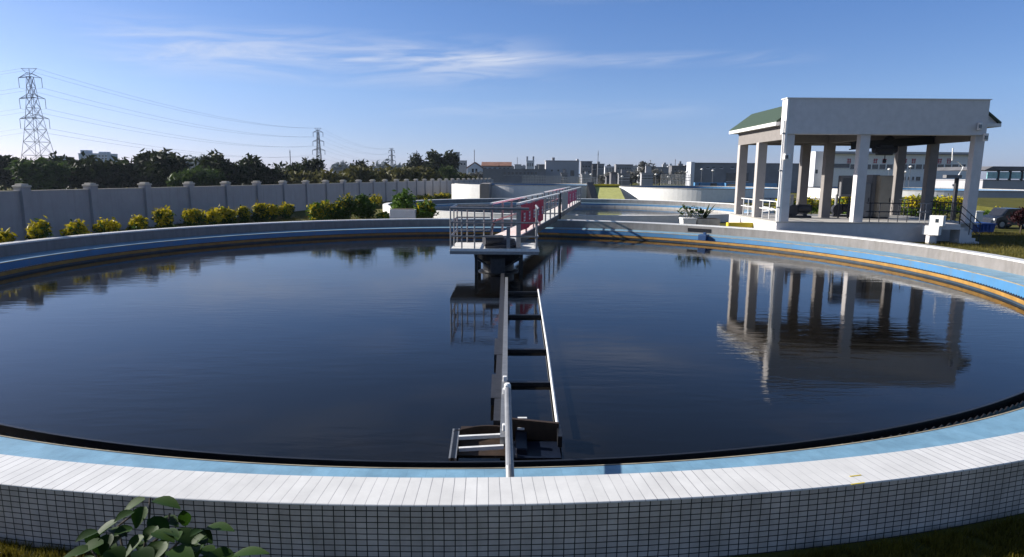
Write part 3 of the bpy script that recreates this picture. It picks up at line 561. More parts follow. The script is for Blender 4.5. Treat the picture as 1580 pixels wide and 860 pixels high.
post(-.15, PYF + .12, .07, z1=.95, sq=True); post(.24, PYF + .9, .09, z1=ZR + .05, sq=True)
for y in (25.2, PYB - .06): post(PX0 + .05, y); post(PX1 - .05, y)
for x in (-1.9, -1.2): post(x, PYB - .06)
for z, r, nm in ((ZR, .05, 'handrail'), (1.1, .03, 'mid_rail'), (.58, .032, 'lower_rail')):
    MB().tube([(PX0 + .05, PYF + .06, z), (.62 if z == ZR else PX1 - .05, PYF + .06, z)], r, 8).build(nm, M['steel'], pf)
    MB().tube([(PX0 + .05, PYF + .06, z), (PX0 + .05, PYB - .06, z)], r, 8).build(nm, M['steel'], pf)
    MB().tube([(PX1 - .05, PYF + .06, z), (PX1 - .05, PYB - .06, z)], r * .8, 8).build(nm, M['steel'], pf)
    MB().tube([(PX0 + .05, PYB - .06, z), (-.95, PYB - .06, z)], r, 8).build(nm, M['steel'], pf)
MB().b2(PX0 + .02, PX1 - .02, PYF + .005, PYF + .02, ZD, ZD + .08).build('kick_plate', M['steel_w'], pf)
# drive unit
dr = thing('drive_motor', (-.45, 25.0, ZD), 'dark drive motor and gearbox lying on the platform', 'motor')
MB().lathe((-.4, 25.2, ZD + .02), [(.72, 0), (.72, .12), (.55, .16), (.5, .3), (.3, .34)], 20).build('gearbox', M['iron'], dr)
MB().tube([(-1.1, 24.6, ZD + .3), (-.4, 24.9, ZD + .3)], .2, 14).build('motor_body', M['iron'], dr); MB().b2(-1.05, -.5, 24.5, 25.0, ZD + .002, ZD + .1).build('mount', M['dark_steel'], dr)
# inclined step plate from platform to bridge
ZB = .30
rp = thing('step_ramp', (.0, 26.2, ZD), 'white inclined ramp from the platform up to the bridge', 'ramp')
MB().prism([(25.5, ZD + .004), (26.9, ZB - .01), (26.9, ZB + .05), (25.5, ZD + .06)], 'x', -.75, .2).build('plate', M['steel_w'], rp); MB().bar((-1.0, 25.2, ZD + .12), (-.72, 26.9, 1.0), .05).build('brace', M['dark_steel'], rp)
# --- bridges
def lerp(a, b, f): return Vector(a) * (1 - f) + Vector(b) * f
def bridge(label, L0, L1, R0, R1, nl, m_post, wide):
    L0, L1, R0, R1 = (Vector(v) for v in (L0, L1, R0, R1)); t = thing('walkway_bridge', (L0 + R0) / 2, label, 'footbridge', 'tank bridges')
    z = Vector((0, 0, 1)); hr = z * 1.38
    MB().add([L0, R0, R1, L1, L0 - z * .06, R0 - z * .06, R1 - z * .06, L1 - z * .06], [(0, 1, 2, 3), (7, 6, 5, 4), (0, 4, 5, 1), (1, 5, 6, 2), (2, 6, 7, 3), (3, 7, 4, 0)]).build('deck', M['deck'], t)
    for A, B in ((L0, L1), (R0, R1)):
        MB().bar(A - z * .2, B - z * .2, .1, .3).build('girder', M['dark_steel'], t)
        MB().bar(A + hr, B + hr, .13, .07).build('handrail', M['steel_w'], t); MB().bar(A + z * .62, B + z * .62, .04, .05).build('mid_rail', M['steel'], t)
        for i in range(nl):
            p = lerp(A, B, (i + .02) / (nl - .96)); MB().bar(p - z * .1, p + hr, wide, .06, (B - A).normalized()).build('post', M[m_post], t)
    return t
b1_ = bridge('long railed bridge from the platform to the far rim', (-.88, 26.8, ZB), (2.0, 42.9, ZB), (.22, 26.8, ZB), (3.1, 42.9, ZB), 8, 'steel', .08)
b2_ = bridge('railed bridge over the second tank beyond the far rim', (2.15, 43.6, ZB + .06), (5.8, 65, ZB + .06), (3.25, 43.6, ZB + .06), (6.9, 65, ZB + .06), 9, 'steel', .07)
tp = thing('bridge_end_post', (3.15, 43.2, 0), 'dark upright support post where the two bridges meet at the rim', 'post'); MB().bar((3.2, 43.22, -.62), (3.2, 43.22, 1.72), .16).build('post', M['dark_steel'], tp); MB().b2(2.0, 3.1, 43.0, 43.5, 0.0, .22).build('bearing_block', M['steel_w'], tp)
def glyph(mb, o, ux, uz, s, seed, t=.012, nrm=None):
    """an illegible square character: a handful of bars"""
    r = random.Random(seed); off = nrm * .012
    for k in range(3): h = s * (.12 + .36 * k + r.uniform(-.05, .05)); mb.bar(o + ux * s * .08 + uz * h + off, o + ux * s * r.uniform(.75, .95) + uz * h + off, s * .13, .008, nrm)
    for k in range(2): x = s * (.25 + .45 * k + r.uniform(-.1, .1)); mb.bar(o + ux * x + uz * s * .04 + off, o + ux * x + uz * s * .95 + off, s * .13, .008, nrm)
RA, RB = Vector((.22, 26.8, ZB)), Vector((3.1, 42.9, ZB)); rdir = (RB - RA).normalized(); rn = Vector((rdir.y, -rdir.x, 0))
def cloth(name, label, A, u, n, length, zt, hgt, m, par_seed, nchar, csize):
    t = thing(name, A + Vector((0, 0, zt - hgt)), label, 'banner', 'red banners on the bridge railings'); mb = MB(); k = 24; rr = random.Random(par_seed)
    for s in (0, .008):
        for i in range(k + 1):
            f = i / k; wv = .02 * math.sin(f * 19 + par_seed) + .012 * math.sin(f * 47)
            q = A + u * length * f + n * (.08 + wv + s); mb.v += [(q.x, q.y, zt - .02 * math.sin(f * 3.1) * 2), (q.x, q.y, zt - hgt - .03 * math.sin(f * 9))]
    o = 2 * (k + 1)
    for i in range(k): mb.f += [(i * 2, i * 2 + 1, i * 2 + 3, i * 2 + 2), (o + i * 2, o + i * 2 + 2, o + i * 2 + 3, o + i * 2 + 1), (i * 2, i * 2 + 2, o + i * 2 + 2, o + i * 2), (i * 2 + 1, o + i * 2 + 1, o + i * 2 + 3, i * 2 + 3)]
    mb.f += [(0, o, o + 1, 1), (2 * k, 2 * k + 1, o + 2 * k + 1, o + 2 * k)]
    mb.build('cloth', m, t); tx = MB()
    for i in range(nchar):
        q = A + u * (length * (i + .5) / nchar - csize * .7) + n * .12; glyph(tx, Vector((q.x, q.y, zt - hgt / 2 - csize / 2)), u * 1.4, Vector((0, 0, 1)), csize, par_seed * 10 + i, nrm=n)
    tx.build('lettering', M['wtext'], t)
cloth('banner', 'red cloth banner with white characters on the near bridge railing', RA + rdir * .3, rdir, rn, 7.4, 1.62, 1.1, M['red'], 3, 5, .42)
RC, RD = Vector((3.25, 43.6, ZB)), Vector((6.9, 65, ZB)); rd2 = (RD - RC).normalized(); rn2 = Vector((rd2.y, -rd2.x, 0))
cloth('banner', 'smaller faded red banner with white characters on the far bridge railing', RC + rd2 * 5.2, rd2, rn2, 9.5, 1.66, .95, M['pink'], 5, 3, .6)
sp_ = thing('railing_panel', RC + rd2 * .2, 'grey sheet panel closing the far bridge railing by the post', 'panel'); q0, q1 = RC + rd2 * .2 + rn2 * .1, RC + rd2 * 4.9 + rn2 * .1
MB().bar(q0 + Vector((0, 0, .75)), q1 + Vector((0, 0, .75)), .03, 1.2).build('sheet', M['conc'], sp_)

# ------------------------------------------------------------------ scum skimmer floating arm
zb = -.80
sk = thing('skimmer_arm', at(800, 560, ZW), 'long grey ladder shaped skimmer arm lying along the water', 'skimmer')
A0, A1 = at(775.5, 424, zb), at(768, 655, zb)
MB().bar(A0, A1, .13, .12).build('main_beam', M['dark_steel'], sk)
for (y0, y1, xa, xb) in ((527, 552, 770, 769.5), (583, 620, 767, 766)):
    MB().bar(at(xa, y0, zb + .02), at(xb, y1, zb + .0), .19, .13).build('beam_sleeve', M['dark_steel'], sk)
MB().bar(at(781.5, 430, zb + .06), at(777, 680, zb + .06), .1, .1).build('top_beam', M['steel'], sk)
MB().tube([at(830.5, 447, zb), at(845, 540, zb), at(861, 662, zb)], .026, 8).build('side_rail', M['steel_w'], sk)
for y, xr in ((452, 831), (488, 836), (541, 845), (592, 853)):
    p, q = at(777, y, ZW + .035), at(xr, y, ZW + .035); MB().bar(p, q, .1, .07).build('rung', M['black'], sk)
for y in (585, 604, 660): p = at(779, y, zb + .14); MB().box(p, (.07, .09, .1), 0, .01).build('bracket', M['steel_w'], sk)
sb = thing('scum_box', at(760, 690, ZW), 'rusty scum collection box with pale frame at the near weir', 'scum box')
mb = MB(); k = 14; prof = []
for i in range(k + 1):
    f = i / k; px = 700 + 80 * f; py = 668 - 12 * math.sin(math.pi * min(1, f * .62 + .08)); p = at(px, py, ZW + .16); mb.v += [tuple(p), (p.x, p.y, ZW - .3), (p.x, p.y - .03, ZW - .3), (p.x, p.y - .03, p.z)]
for i in range(k):
    for j in range(4): mb.f.append((i * 4 + j, i * 4 + 4 + j, i * 4 + 4 + (j + 1) % 4, i * 4 + (j + 1) % 4))
mb.build('curved_plate', M['rust'], sb)
p, q = at(704, 664, zb), at(698, 710, zb); MB().bar(p, q, .1, .05).build('end_frame', M['steel'], sb); MB().bar(p + Vector((0, 0, -.08)), q + Vector((0, 0, -.08)), .05, .22).build('end_plate', M['black'], sb)
for y0, y1 in ((675.5, 672), (693.5, 689.5)): MB().bar(at(708, y0, zb), at(777, y1, zb), .05, .05).build('cross_bar', M['steel_w'], sb)
p, q = at(702, 706, ZW), at(780, 704, ZW); MB().b2(p.x, q.x, q.y - .03, at(740, 660, ZW).y, ZW + .004, ZW + .02).build('beach_plate', M['rust'], sb)
p, q = at(781, 660, zb), at(862, 668, zb); MB().bar(p, q, .06, .3).build('back_plate', M['rust'], sb)
p = at(862, 664, zb); MB().bar(p, at(864, 682, zb), .06, .16).build('end_lug', M['black'], sb)
p, q = at(795, 648, zb), at(814, 690, zb)
MB().b2(p.x, q.x, q.y, p.y, zb - .25, zb - .02, .015).build('float_block', M['navy'], sb)
for y in (646, 661): MB().bar(at(798, y, zb + .02), at(813, y, zb + .02), .05, .03).build('clip', M['steel_w'], sb)
p, q = at(792, 683, ZW), at(866, 709, ZW); MB().b2(p.x, q.x, q.y, p.y, ZW + .003, ZW + .02).build('sunken_tray', M['navy'], sb)
gp_ = thing('drain_pipe', at(787, 737, -.3), 'grey sloping pipe from the white rim out over the weir', 'pipe')
MB().tube([at(787.5, 745, -.12), at(786.6, 722, -.02), at(783.2, 602, .12)], [.042, .042, .042], 14).build('pipe', M['steel'], gp_); MB().bar(at(783.2, 606, .12), at(783.2, 602, .12) + Vector((0, .1, -.95)), .03).build('support', M['steel'], gp_)
e = at(783, 596, .12); MB().lathe((e.x, e.y - .03, .06), [(.02, 0), (.045, .02), (.045, .09), (.03, .11)], 12).build('end_cap', M['steel_w'], gp_)

# ------------------------------------------------------------------ pump pavilion
YF, YM, YK = 35.6, 39.3, 42.5; ZF = .44; ZBm = 5.18; ZT = 7.05
pv = thing('pump_pavilion', (20.5, 39, ZG), 'open grey pavilion with square columns and green side roof', 'pavilion')
XC = (15.08, 19.2, 25.45); hw = .35
MB().b2(14.62, 23.1, YF - .38, YK + .5, ZG - .05, ZF - .06).build('base', M['pav'], pv); MB().b2(23.103, 25.9, YF + .2, YK + .5, ZG - .05, ZF - .06).build('base', M['pav'], pv)
MB().b2(14.58, 25.95, YF - .42, YK + .55, ZF - .058, ZF).build('floor_slab', M['floor'], pv)
for y in (YF, YM, YK):
    for x in XC:
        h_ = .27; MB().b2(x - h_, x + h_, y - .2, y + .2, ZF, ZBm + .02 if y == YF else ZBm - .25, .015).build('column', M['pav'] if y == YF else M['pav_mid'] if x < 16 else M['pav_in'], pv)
MB().b2(14.74, 25.62, YF - .36, YF + .3, ZBm + .02, ZT).build('front_fascia', M['pav'], pv)
MB().b2(14.68, 25.68, YF - .42, YF + .36, ZT + .002, ZT + .05).build('fascia_coping', M['white'], pv)
MB().b2(14.73, 14.84, YF - .385, YF - .3, ZF, ZT - .01).build('corner_trim', M['white'], pv)
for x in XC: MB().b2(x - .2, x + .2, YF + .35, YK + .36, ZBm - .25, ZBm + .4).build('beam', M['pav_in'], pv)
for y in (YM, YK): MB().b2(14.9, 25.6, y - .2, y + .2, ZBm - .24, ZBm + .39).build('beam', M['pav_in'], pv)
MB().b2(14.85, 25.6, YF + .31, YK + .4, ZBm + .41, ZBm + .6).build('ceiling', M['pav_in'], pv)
MB().b2(16.2, 24.9, YF + .31, YK, ZT - .35, ZT - .15).build('flat_roof', M['conc'], pv)
for sx, xo in ((-1, 15.4), (1, 25.95)):
    y0, y1 = (YF + .5 if sx < 0 else YF + .37), YK + 1.1
    MB().prism([(xo + sx * .75, 5.89), (xo - sx * .55, ZT - .1), (xo - sx * .65, ZT - .1), (xo - sx * .65, 5.89)], 'y', y0, y1).build('eave_gable', M['pav'], pv)
    MB().prism([(xo + sx * .88, 5.89), (xo + sx * .88, 5.96), (xo - sx * .55, ZT - .02), (xo - sx * .55, ZT - .1), (xo + sx * .76, 5.89)], 'y', y0 - .12, y1 + .12).build('side_roof', M['green_roof'], pv)
    MB().b2(xo + sx * .9, xo - sx * .1, y0 - .1, y1 + .1, 5.7, 5.888).build('eave_board', M['white'], pv)
MB().b2(16.3, 24.9, YK + .5, YK + 1.0, 5.7, ZT - .4).build('rear_fascia', M['pav'], pv)
MB().tube([(14.66, YF - .3, 5.9), (14.66, YF - .3, ZG)], .05, 8).build('downpipe', M['white'], pv)
for z_ in (1.2, 3.2, 5.2): MB().b2(14.59, 14.73, YF - .37, YF - .23, z_, z_ + .06).build('pipe_clip', M['steel'], pv)
# side railing and small fittings
def prail(x0, y0, x1, y1, n, m='steel', h=1.05):
    a, b = Vector((x0, y0, ZF)), Vector((x1, y1, ZF)); up = Vector((0, 0, 1))
    for hz_ in (h, h * .55): MB().tube([a + up * hz_, b + up * hz_], .03, 6).build('railing_bar', M[m], pv)
    for i in range(n): p = lerp(a, b, (i + .5) / n); MB().tube([p, p + up * h], .025, 6).build('railing_post', M[m], pv)
prail(XC[0], YF + .4, XC[0], YM - .3, 3, 'steel_w'); prail(XC[0], YM + .3, XC[0], YK - .35, 3, 'steel_w'); prail(XC[0] + .4, YK, XC[1] - .4, YK, 5, 'iron'); prail(XC[1] + .4, YK, XC[2] - .4, YK, 9, 'iron')
prail(XC[1] + .5, YF, 22.3, YF, 5, 'iron'); prail(XC[2], YF + .5, XC[2], YM - .4, 8, 'iron'); prail(XC[2], YM + .4, XC[2], YK - .4, 6, 'iron'); prail(22.6, YF, 23.2, YF, 2, 'steel')
# landing, steps and their rail
MB().b2(23.05, 24.25, YF - 1.2, YF - .425, ZF - .3, ZF - .002).build('landing', M['pav'], pv); MB().b2(22.9, 23.04, YF - 1.2, YF - .425, ZG, ZF - .3).build('landing_pier', M['pav'], pv)
for i in range(5): MB().b2(24.252 + .22 * i, 24.25 + .22 * (i + 1), YF - 1.2, YF - .425, ZG - .02, ZF - .19 * (i + 1)).build('step', M['pav'], pv)
for hz_ in (1.0, .65, .3): MB().tube([(24.2, YF - 1.15, ZF + hz_), (25.35, YF - 1.15, ZF - .95 + hz_)], .022, 6).build('stair_rail', M['iron'], pv)
for f in (0, .5, 1): x = 24.2 + 1.15 * f; MB().tube([(x, YF - 1.15, ZF - .2 - .75 * f), (x, YF - 1.15, ZF + 1.0 - .95 * f)], .022, 6).build('stair_post', M['iron'], pv)
# wall lamps
for px, py, lab in ((1214, 242, 'white floodlight on the left front column of the pavilion'), (1512, 195, 'white floodlight high on the right end of the fascia'), (1521, 212, 'small white lamp on the right column top')):
    p = atY(px, py, YF - .5); lt = thing('floodlight', p, lab, 'floodlight', 'lamps on the pavilion'); MB().box(p, (.34 if px < 1300 else .2, .2, .3 if px < 1300 else .4), .2, .03).build('housing', M['white'], lt)
    MB().bar(p + Vector((0, .06, 0)), p + Vector((.05, .22, 0)), .06).build('bracket', M['steel'], lt); MB().box(p + Vector((-.05, -.11, -.02)), (.18, .03, .2), .2).build('lens', M['glass'], lt)
# equipment
hb = thing('hoist_beam', (22.6, 38, ZBm - .6), 'dark steel monorail beam under the pavilion ceiling', 'beam')
e0, e1 = Vector((19.6, 37.6, 4.5)), Vector((25.3, 39.0, 4.95))
MB().bar(e0, e1, .3, .06).bar(e0 + Vector((0, 0, .4)), e1 + Vector((0, 0, .4)), .3, .06).bar(e0 + Vector((0, 0, .2)), e1 + Vector((0, 0, .2)), .06, .36).build('i_beam', M['iron'], hb)
for f in (.05, .95): p = lerp(e0, e1, f); MB().bar(p + Vector((0, 0, .43)), Vector((p.x, p.y, ZBm + .41)), .08).build('hanger', M['iron'], hb)
ho = thing('chain_hoist', (21.9, 38.1, 4.5), 'dark electric hoist hanging from the monorail beam', 'hoist')
MB().b2(21.4, 22.3, 37.9, 38.3, 4.2, 4.85, .06).build('hoist_body', M['iron'], ho); MB().tube([(21.2, 38.1, 4.55), (22.5, 38.1, 4.55)], .24, 12).build('drum', M['iron'], ho); MB().lathe((22.0, 38.0, 5.03), [(.1, 0), (.3, .06), (.25, .2), (.1, .3)], 10).build('trolley', M['iron'], ho); MB().tube([(21.9, 38.1, 4.2), (21.9, 38.1, 3.95)], .03, 6).lathe((21.9, 38.1, 3.75), [(.03, 0), (.1, .06), (.1, .14), (.03, .22)], 10).build('hook', M['iron'], ho)
def cabinet(label, px0, px1, top, Y, m, name='control_cabinet', dep=.8, doors=2):
    a, b = atY(px0, 320, Y), atY(px1, 320, Y); zt = atY((px0 + px1) / 2, top, Y).z; t = thing(name, ((a.x + b.x) / 2, Y, ZF), label, 'cabinet', 'cabinets in the pavilion')
    MB().b2(a.x, b.x, Y, Y + dep, ZF + .1, zt, .02).build('body', m, t); MB().b2(a.x + .03, b.x - .03, Y + .03, Y + dep - .03, ZF + .002, ZF + .098).build('plinth', M['iron'], t)
    for i in range(doors): x0 = a.x + (b.x - a.x) * i / doors + .04; x1 = a.x + (b.x - a.x) * (i + 1) / doors - .04; d = MB().b2(x0, x1, Y - .025, Y - .002, ZF + .18, zt - .08).build('door', m, t); MB().b2(x1 - .1, x1 - .05, Y - .06, Y - .027, ZF + 1.0, ZF + 1.25).build('handle', M['iron'], d)
    return t
cabinet('tall beige control cabinet standing in the pavilion bay', 1354, 1374, 271, 38.5, M['cab'], doors=1); cabinet('grey control cabinet left of the tall beige cabinet', 1342, 1353.5, 270, 38.9, M['cab_g'], doors=1); cabinet('low dark control cabinet in the right pavilion bay', 1330, 1341.5, 282, 38.7, M['cab_g'], doors=1)
a = atY(1295, 300, 38.8); b = atY(1315, 300, 38.8)
ps = thing('switch_console', (a.x, 38.8, ZF), 'dark switch console on a stand behind the middle column', 'console'); MB().b2(a.x, b.x, 38.7, 39.1, 1.75, 3.0, .03).build('box', M['cab_g'], ps); MB().b2(a.x + .1, b.x - .1, 38.68, 38.698, 1.9, 2.85).build('screen', M['glass'], ps)
for x in (a.x + .1, b.x - .1): MB().bar((x, 38.9, ZF), (x, 38.9, 1.75), .07).build('leg', M['iron'], ps)
def pump(label, px, py, Y):
    p = atY(px, py, Y); t = thing('pump', (p.x, Y, ZF), label, 'pump', 'pumps on the pavilion floor'); z = ZF
    MB().b2(p.x - .7, p.x + .7, Y - .25, Y + .25, z + .002, z + .12).build('bed_plate', M['iron'], t); MB().tube([(p.x - .1, Y, z + .55), (p.x + .65, Y, z + .55)], .26, 14).build('motor', M['iron'], t)
    MB().tube([(p.x - .35, Y - .16, z + .45), (p.x - .35, Y + .16, z + .45)], .34, 16).build('casing', M['iron'], t); MB().tube([(p.x - .45, Y, z + .7), (p.x - .45, Y, z + 1.4)], .09, 10).build('outlet_pipe', M['steel'], t)
    for x in (-.5, .4): MB().bar((p.x + x, Y, z + .12), (p.x + x, Y, z + .35), .18).build('foot', M['iron'], t)
pump('dark pump at the left of the pavilion floor', 1232, 328, 39.0); pump('dark pump below the switch console', 1300, 326, 40.3)
# white electric box by the steps
a = atY(1424, 350, 34.4); wb = thing('meter_box', (a.x + .4, 34.3, ZG), 'stepped white meter box at the foot of the pavilion steps', 'meter box')
RB_ = R(-50); ux_, uy_ = Vector((math.cos(RB_), math.sin(RB_), 0)), Vector((-math.sin(RB_), math.cos(RB_), 0)); bc = Vector((a.x + .5, 34.4, 0))
MB().box(bc + Vector((0, 0, .1)), (.8, .42, .5), RB_, .02).build('lower_box', M['white'], wb); uc = bc + ux_ * .1 + Vector((.12, 0, .63)); MB().box(uc, (.7, .38, .55), RB_, .02).build('upper_box', M['white'], wb); MB().box(uc - uy_ * .194 + ux_ * .05, (.16, .006, .2), RB_).build('window', M['glass'], wb)
MB().bar((a.x + .4, 34.3, ZG), (a.x + .4, 34.3, -.18), .3).build('pier', M['pav'], wb)
# lamp post standing behind the pavilion
p = atY(1469, 340, 46); lp = thing('camera_pole', (p.x, 46, ZG), 'dark pole with a bent white pipe top behind the pavilion', 'pole'); zt = atY(1469, 275, 46).z
MB().tube([(p.x, 46, ZG), (p.x, 46, zt)], .14, 8).build('pole', M['iron'], lp); MB().b2(p.x - .9, p.x + .2, 45.8, 46.2, zt, zt + .22).build('head', M['cab_g'], lp)
MB().tube([(p.x + .1, 46, zt + .2), (p.x + .35, 46, zt + .8), (p.x - .1, 46, zt + 1.2), (p.x - .5, 46, zt + 1.25), (p.x - .55, 46, zt + 2.1)], .05, 6).build('pipe', M['steel_w'], lp)

# ------------------------------------------------------------------ far open tanks (blue inside)
def far_tank(label, E, zt, zw, t0=None):
    t = thing('round_basin', E.p(0, -math.pi / 2, ZG), label, 'basin', 'far round basins'); pr = [(0, ZG - .1), (0, zt), (.35, zt), (.35, zw - .5)]
    E.ring(MB(), pr[:2], 120).build('outer_wall', M['white'], t); E.ring(MB(), [(-.03, zt - .08), (-.03, zt + .04), (.38, zt + .04), (.38, zt - .08)], 120).build('coping', M['conc'], t); E.ring(MB(), [(.352, zt - .06), (.352, zw - .5)], 120).build('inner_wall', M['blue'], t)
    tag(E.disc(.34, zw, 120).build('water', M['water2']), kind='structure'); return t
E3 = Ell(3.4, 102.5, 12.6, 12.6); E4 = Ell(29.4, 102, 12.4, 13.5); E5 = Ell(66.2, 107, 16.6, 17)
far_tank('pale curved basin behind the second tank, left of the yellow wall', E3, 1.5, .7); far_tank('white curved basin right of the yellow wall, left of the pavilion', E4, 1.25, .55); far_tank('white curved basin with a blue inside, seen through the pavilion', E5, 1.2, -.2)
p, q = atY(741, 295, 84), atY(755, 295, 84); wg = thing('wing_wall', (p.x, 84, ZG), 'dark brown upright wing wall beside the white curved wall', 'wall')
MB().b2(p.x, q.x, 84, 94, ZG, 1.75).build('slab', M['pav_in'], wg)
wm = MB(); aa, bb = atY(697, 295, 90), atY(740, 295, 84.5); rr_ = 14
for i in range(rr_ + 1):
    f = i / rr_; qv = lerp((aa.x, 90, 0), (bb.x, 84.5, 0), f); bul = math.sin(math.pi * f) * .7; x, y = qv.x - bul * .7, qv.y - bul * .6
    wm.v += [(x, y, ZG), (x, y, 1.62), (x + .2, y + .25, 1.62), (x + .2, y + .25, ZG)]
for i in range(rr_):
    for j in range(4): wm.f.append((i * 4 + j, i * 4 + 4 + j, i * 4 + 4 + (j + 1) % 4, i * 4 + (j + 1) % 4))
wm.f += [(0, 1, 2, 3), tuple(rr_ * 4 + k for k in (3, 2, 1, 0))]
ww = thing('curved_wall', (aa.x, 88, ZG), 'bright white curved wall left of the dark wing wall', 'wall'); wm.build('wall', M['white'], ww)
a, b = atY(922, 300, 86), atY(962, 300, 86); yw = thing('yellow_block', (a.x, 86, ZG), 'pale yellow painted block with strong yellow top edge between basins', 'block')
MB().prism([(83, ZG), (90, 1.5), (91, 1.5), (91, ZG)], 'x', a.x, b.x).build('ramp', M['yellow'], yw); MB().b2(a.x - .1, b.x + .1, 89.6, 91.1, 1.503, 1.75).build('top_edge', M['yellow_s'], yw); MB().prism([(83.5, ZG), (90.5, 2.0), (91, 2.0), (91, ZG)], 'x', a.x - .9, a.x - .003).build('side_wedge', M['black'], yw)
ld = thing('yellow_kerb', at(1118, 347, ZG), 'yellow painted kerb edge beside the left pavilion base', 'kerb'); a = atY(1112, 345, 40); MB().b2(a.x, 14.7, 38.6, 39.0, ZG, .12, .02).build('kerb', M['yellow_s'], ld)

# ------------------------------------------------------------------ buildings in the distance
def building(label, px0, px1, top, Y, m, name='building', depth=None, rows=(), base=ZG, roofs=(), parapet=True, cat='building', win='glass', group='buildings on the skyline', side=None):
    a, b = atY(px0, 270, Y), atY(px1, 270, Y); zt = atY((px0 + px1) / 2, top, Y).z; dep = depth or (b.x - a.x) * .6
    t = thing(name, ((a.x + b.x) / 2, Y, base), label, cat, group); MB().b2(a.x, b.x, Y, Y + dep, base, zt).build('wall', M[m], t)
    if parapet: MB().b2(a.x - .15, b.x + .15, Y - .15, Y + dep + .15, zt + .003, zt + .3 * Y / 250).build('parapet', M[m], t)
    for (x0, x1, y0, y1) in rows:      # windows in photo rows and columns
        p, q = atY(x0, y1, Y), atY(x1, y0, Y); f = MB().b2(p.x, q.x, Y - .06, Y - .004, p.z, q.z).build('window', M[win], t)
        MB().b2(p.x - .1, q.x + .1, Y - .2, Y - .004, p.z - .14, p.z - .01).build('sill', M['bld3'], f)
    for (x0, x1, h, mm) in roofs:
        p, q = atY(x0, 270, Y), atY(x1, 270, Y); MB().b2(p.x, q.x, Y + dep * .2, Y + dep * .6, zt + .01, zt + h).build('roof_box', M[mm], t)
    return t
def grid(x0, x1, n, y0, y1, f=.55): w_ = (x1 - x0) / n; return [(x0 + w_ * i + w_ * (1 - f) / 2, x0 + w_ * i + w_ * (1 + f) / 2, y0, y1) for i in range(n)]
building('pale apartment block rising behind the left trees', 124, 168, 238, 520, 'bld_b', rows=grid(126, 166, 8, 240, 242) + grid(126, 166, 8, 244, 246), roofs=((124, 136, 3.2, 'bld_b'), (152, 164, 2.0, 'bld_b')))
building('faint pale building between big pylon and dark trees', 84, 100, 242, 600, 'bld_b', rows=grid(85, 99, 3, 244, 246))
building('narrow grey tower block right of the tall dark trees', 700, 709, 236, 420, 'bld', rows=[r_ for y in (239, 243, 247, 251) for r_ in grid(700.5, 708.5, 2, y, y + 2)])
building('low grey block right of the narrow tower', 709, 720, 249, 430, 'bld', rows=grid(710, 719, 2, 252, 255))
# white gable house and red roofs
gY = 240; a, b = atY(721, 270, gY), atY(744, 270, gY); gz = atY(732, 260, gY).z; gt = atY(732, 252, gY).z
gh = thing('gable_house', ((a.x + b.x) / 2, gY, ZG), 'white gable house with two windows and a red roof', 'house', 'buildings on the skyline')
MB().prism([(a.x, ZG), (b.x, ZG), (b.x, gz), ((a.x + b.x) / 2, gt), (a.x, gz)], 'y', gY, gY + 12).build('wall', M['bld3'], gh)
xm = (a.x + b.x) / 2; MB().prism([(a.x - .4, gz - .1), (xm, gt + .05), (b.x + .4, gz - .1), (b.x + .4, gz + .3), (xm, gt + .5), (a.x - .4, gz + .3)], 'y', gY + .2, gY + 12.5).build('roof', M['roof_red'], gh)
for x0, x1 in ((728, 731), (733.5, 736.5)): p, q = atY(x0, 266, gY), atY(x1, 260.5, gY); f = MB().b2(p.x, q.x, gY - .06, gY - .004, p.z, q.z).build('window', M['glass'], gh); MB().b2(p.x - .1, q.x + .1, gY - .12, gY - .003, p.z - .2, p.z - .01).build('sill', M['bld3'], f)
def redroof(label, px0, px1, ytop, yeave, Y, mw):
    a, b = atY(px0, 270, Y), atY(px1, 270, Y); z1, z0 = atY(px0, ytop, Y).z, atY(px0, yeave, Y).z; t = thing('red_roof_house', ((a.x + b.x) / 2, Y, ZG), label, 'house', 'buildings on the skyline')
    MB().b2(a.x, b.x, Y, Y + 10, ZG, z0).build('wall', M[mw], t); MB().prism([(Y - .6, z0 - .05), (Y + 5, z1), (Y + 10.6, z0 - .05), (Y + 10.6, z0 + .3), (Y + 5, z1 + .35), (Y - .6, z0 + .3)], 'x', a.x - .4, b.x + .4).build('roof', M['roof_red'], t)
    for x in grid(px0 + 1, px1 - 1, 3, yeave + 2, yeave + 5): p, q = atY(x[0], x[3], Y), atY(x[1], x[2], Y); MB().b2(p.x, q.x, Y - .06, Y - .004, p.z, q.z).build('window', M['glass'], t)
redroof('long house with a low red tiled roof, right of the white gable house', 744, 768, 251, 257, 262, 'bld_b'); redroof('far red roofed house at the end of the red roofs', 768, 788, 251, 257, 275, 'bld')
building('low grey wall block under the red roofs', 745, 842, 262, 205, 'bld2', rows=grid(776, 830, 9, 266, 270))
building('small flat block with a roof box, right of the red roofs', 794, 804, 255, 320, 'bld'); building('small pale block with two roof tanks, left of the big plain building', 812, 824, 249, 340, 'bld3', rows=grid(813, 823, 3, 252, 257), roofs=((812, 814.5, 2.5, 'bld'), (821.5, 824, 2.5, 'bld')))
building('dark rounded grey block touching the big plain building', 831, 842, 255, 235, 'bld2')
building('big plain pale building with a row of small windows', 842, 893, 249, 210, 'bld', rows=[(850, 853, 262, 265), (860, 863, 262, 265), (869, 872, 261, 265), (880, 886, 263, 272)], roofs=((852, 856, 1.2, 'bld2'), (890, 893, .8, 'bld')))
building('dark grey annexe right of the big plain building', 896, 913, 250, 222, 'bld2', rows=grid(898, 911, 3, 256, 259) + grid(898, 911, 3, 264, 267))
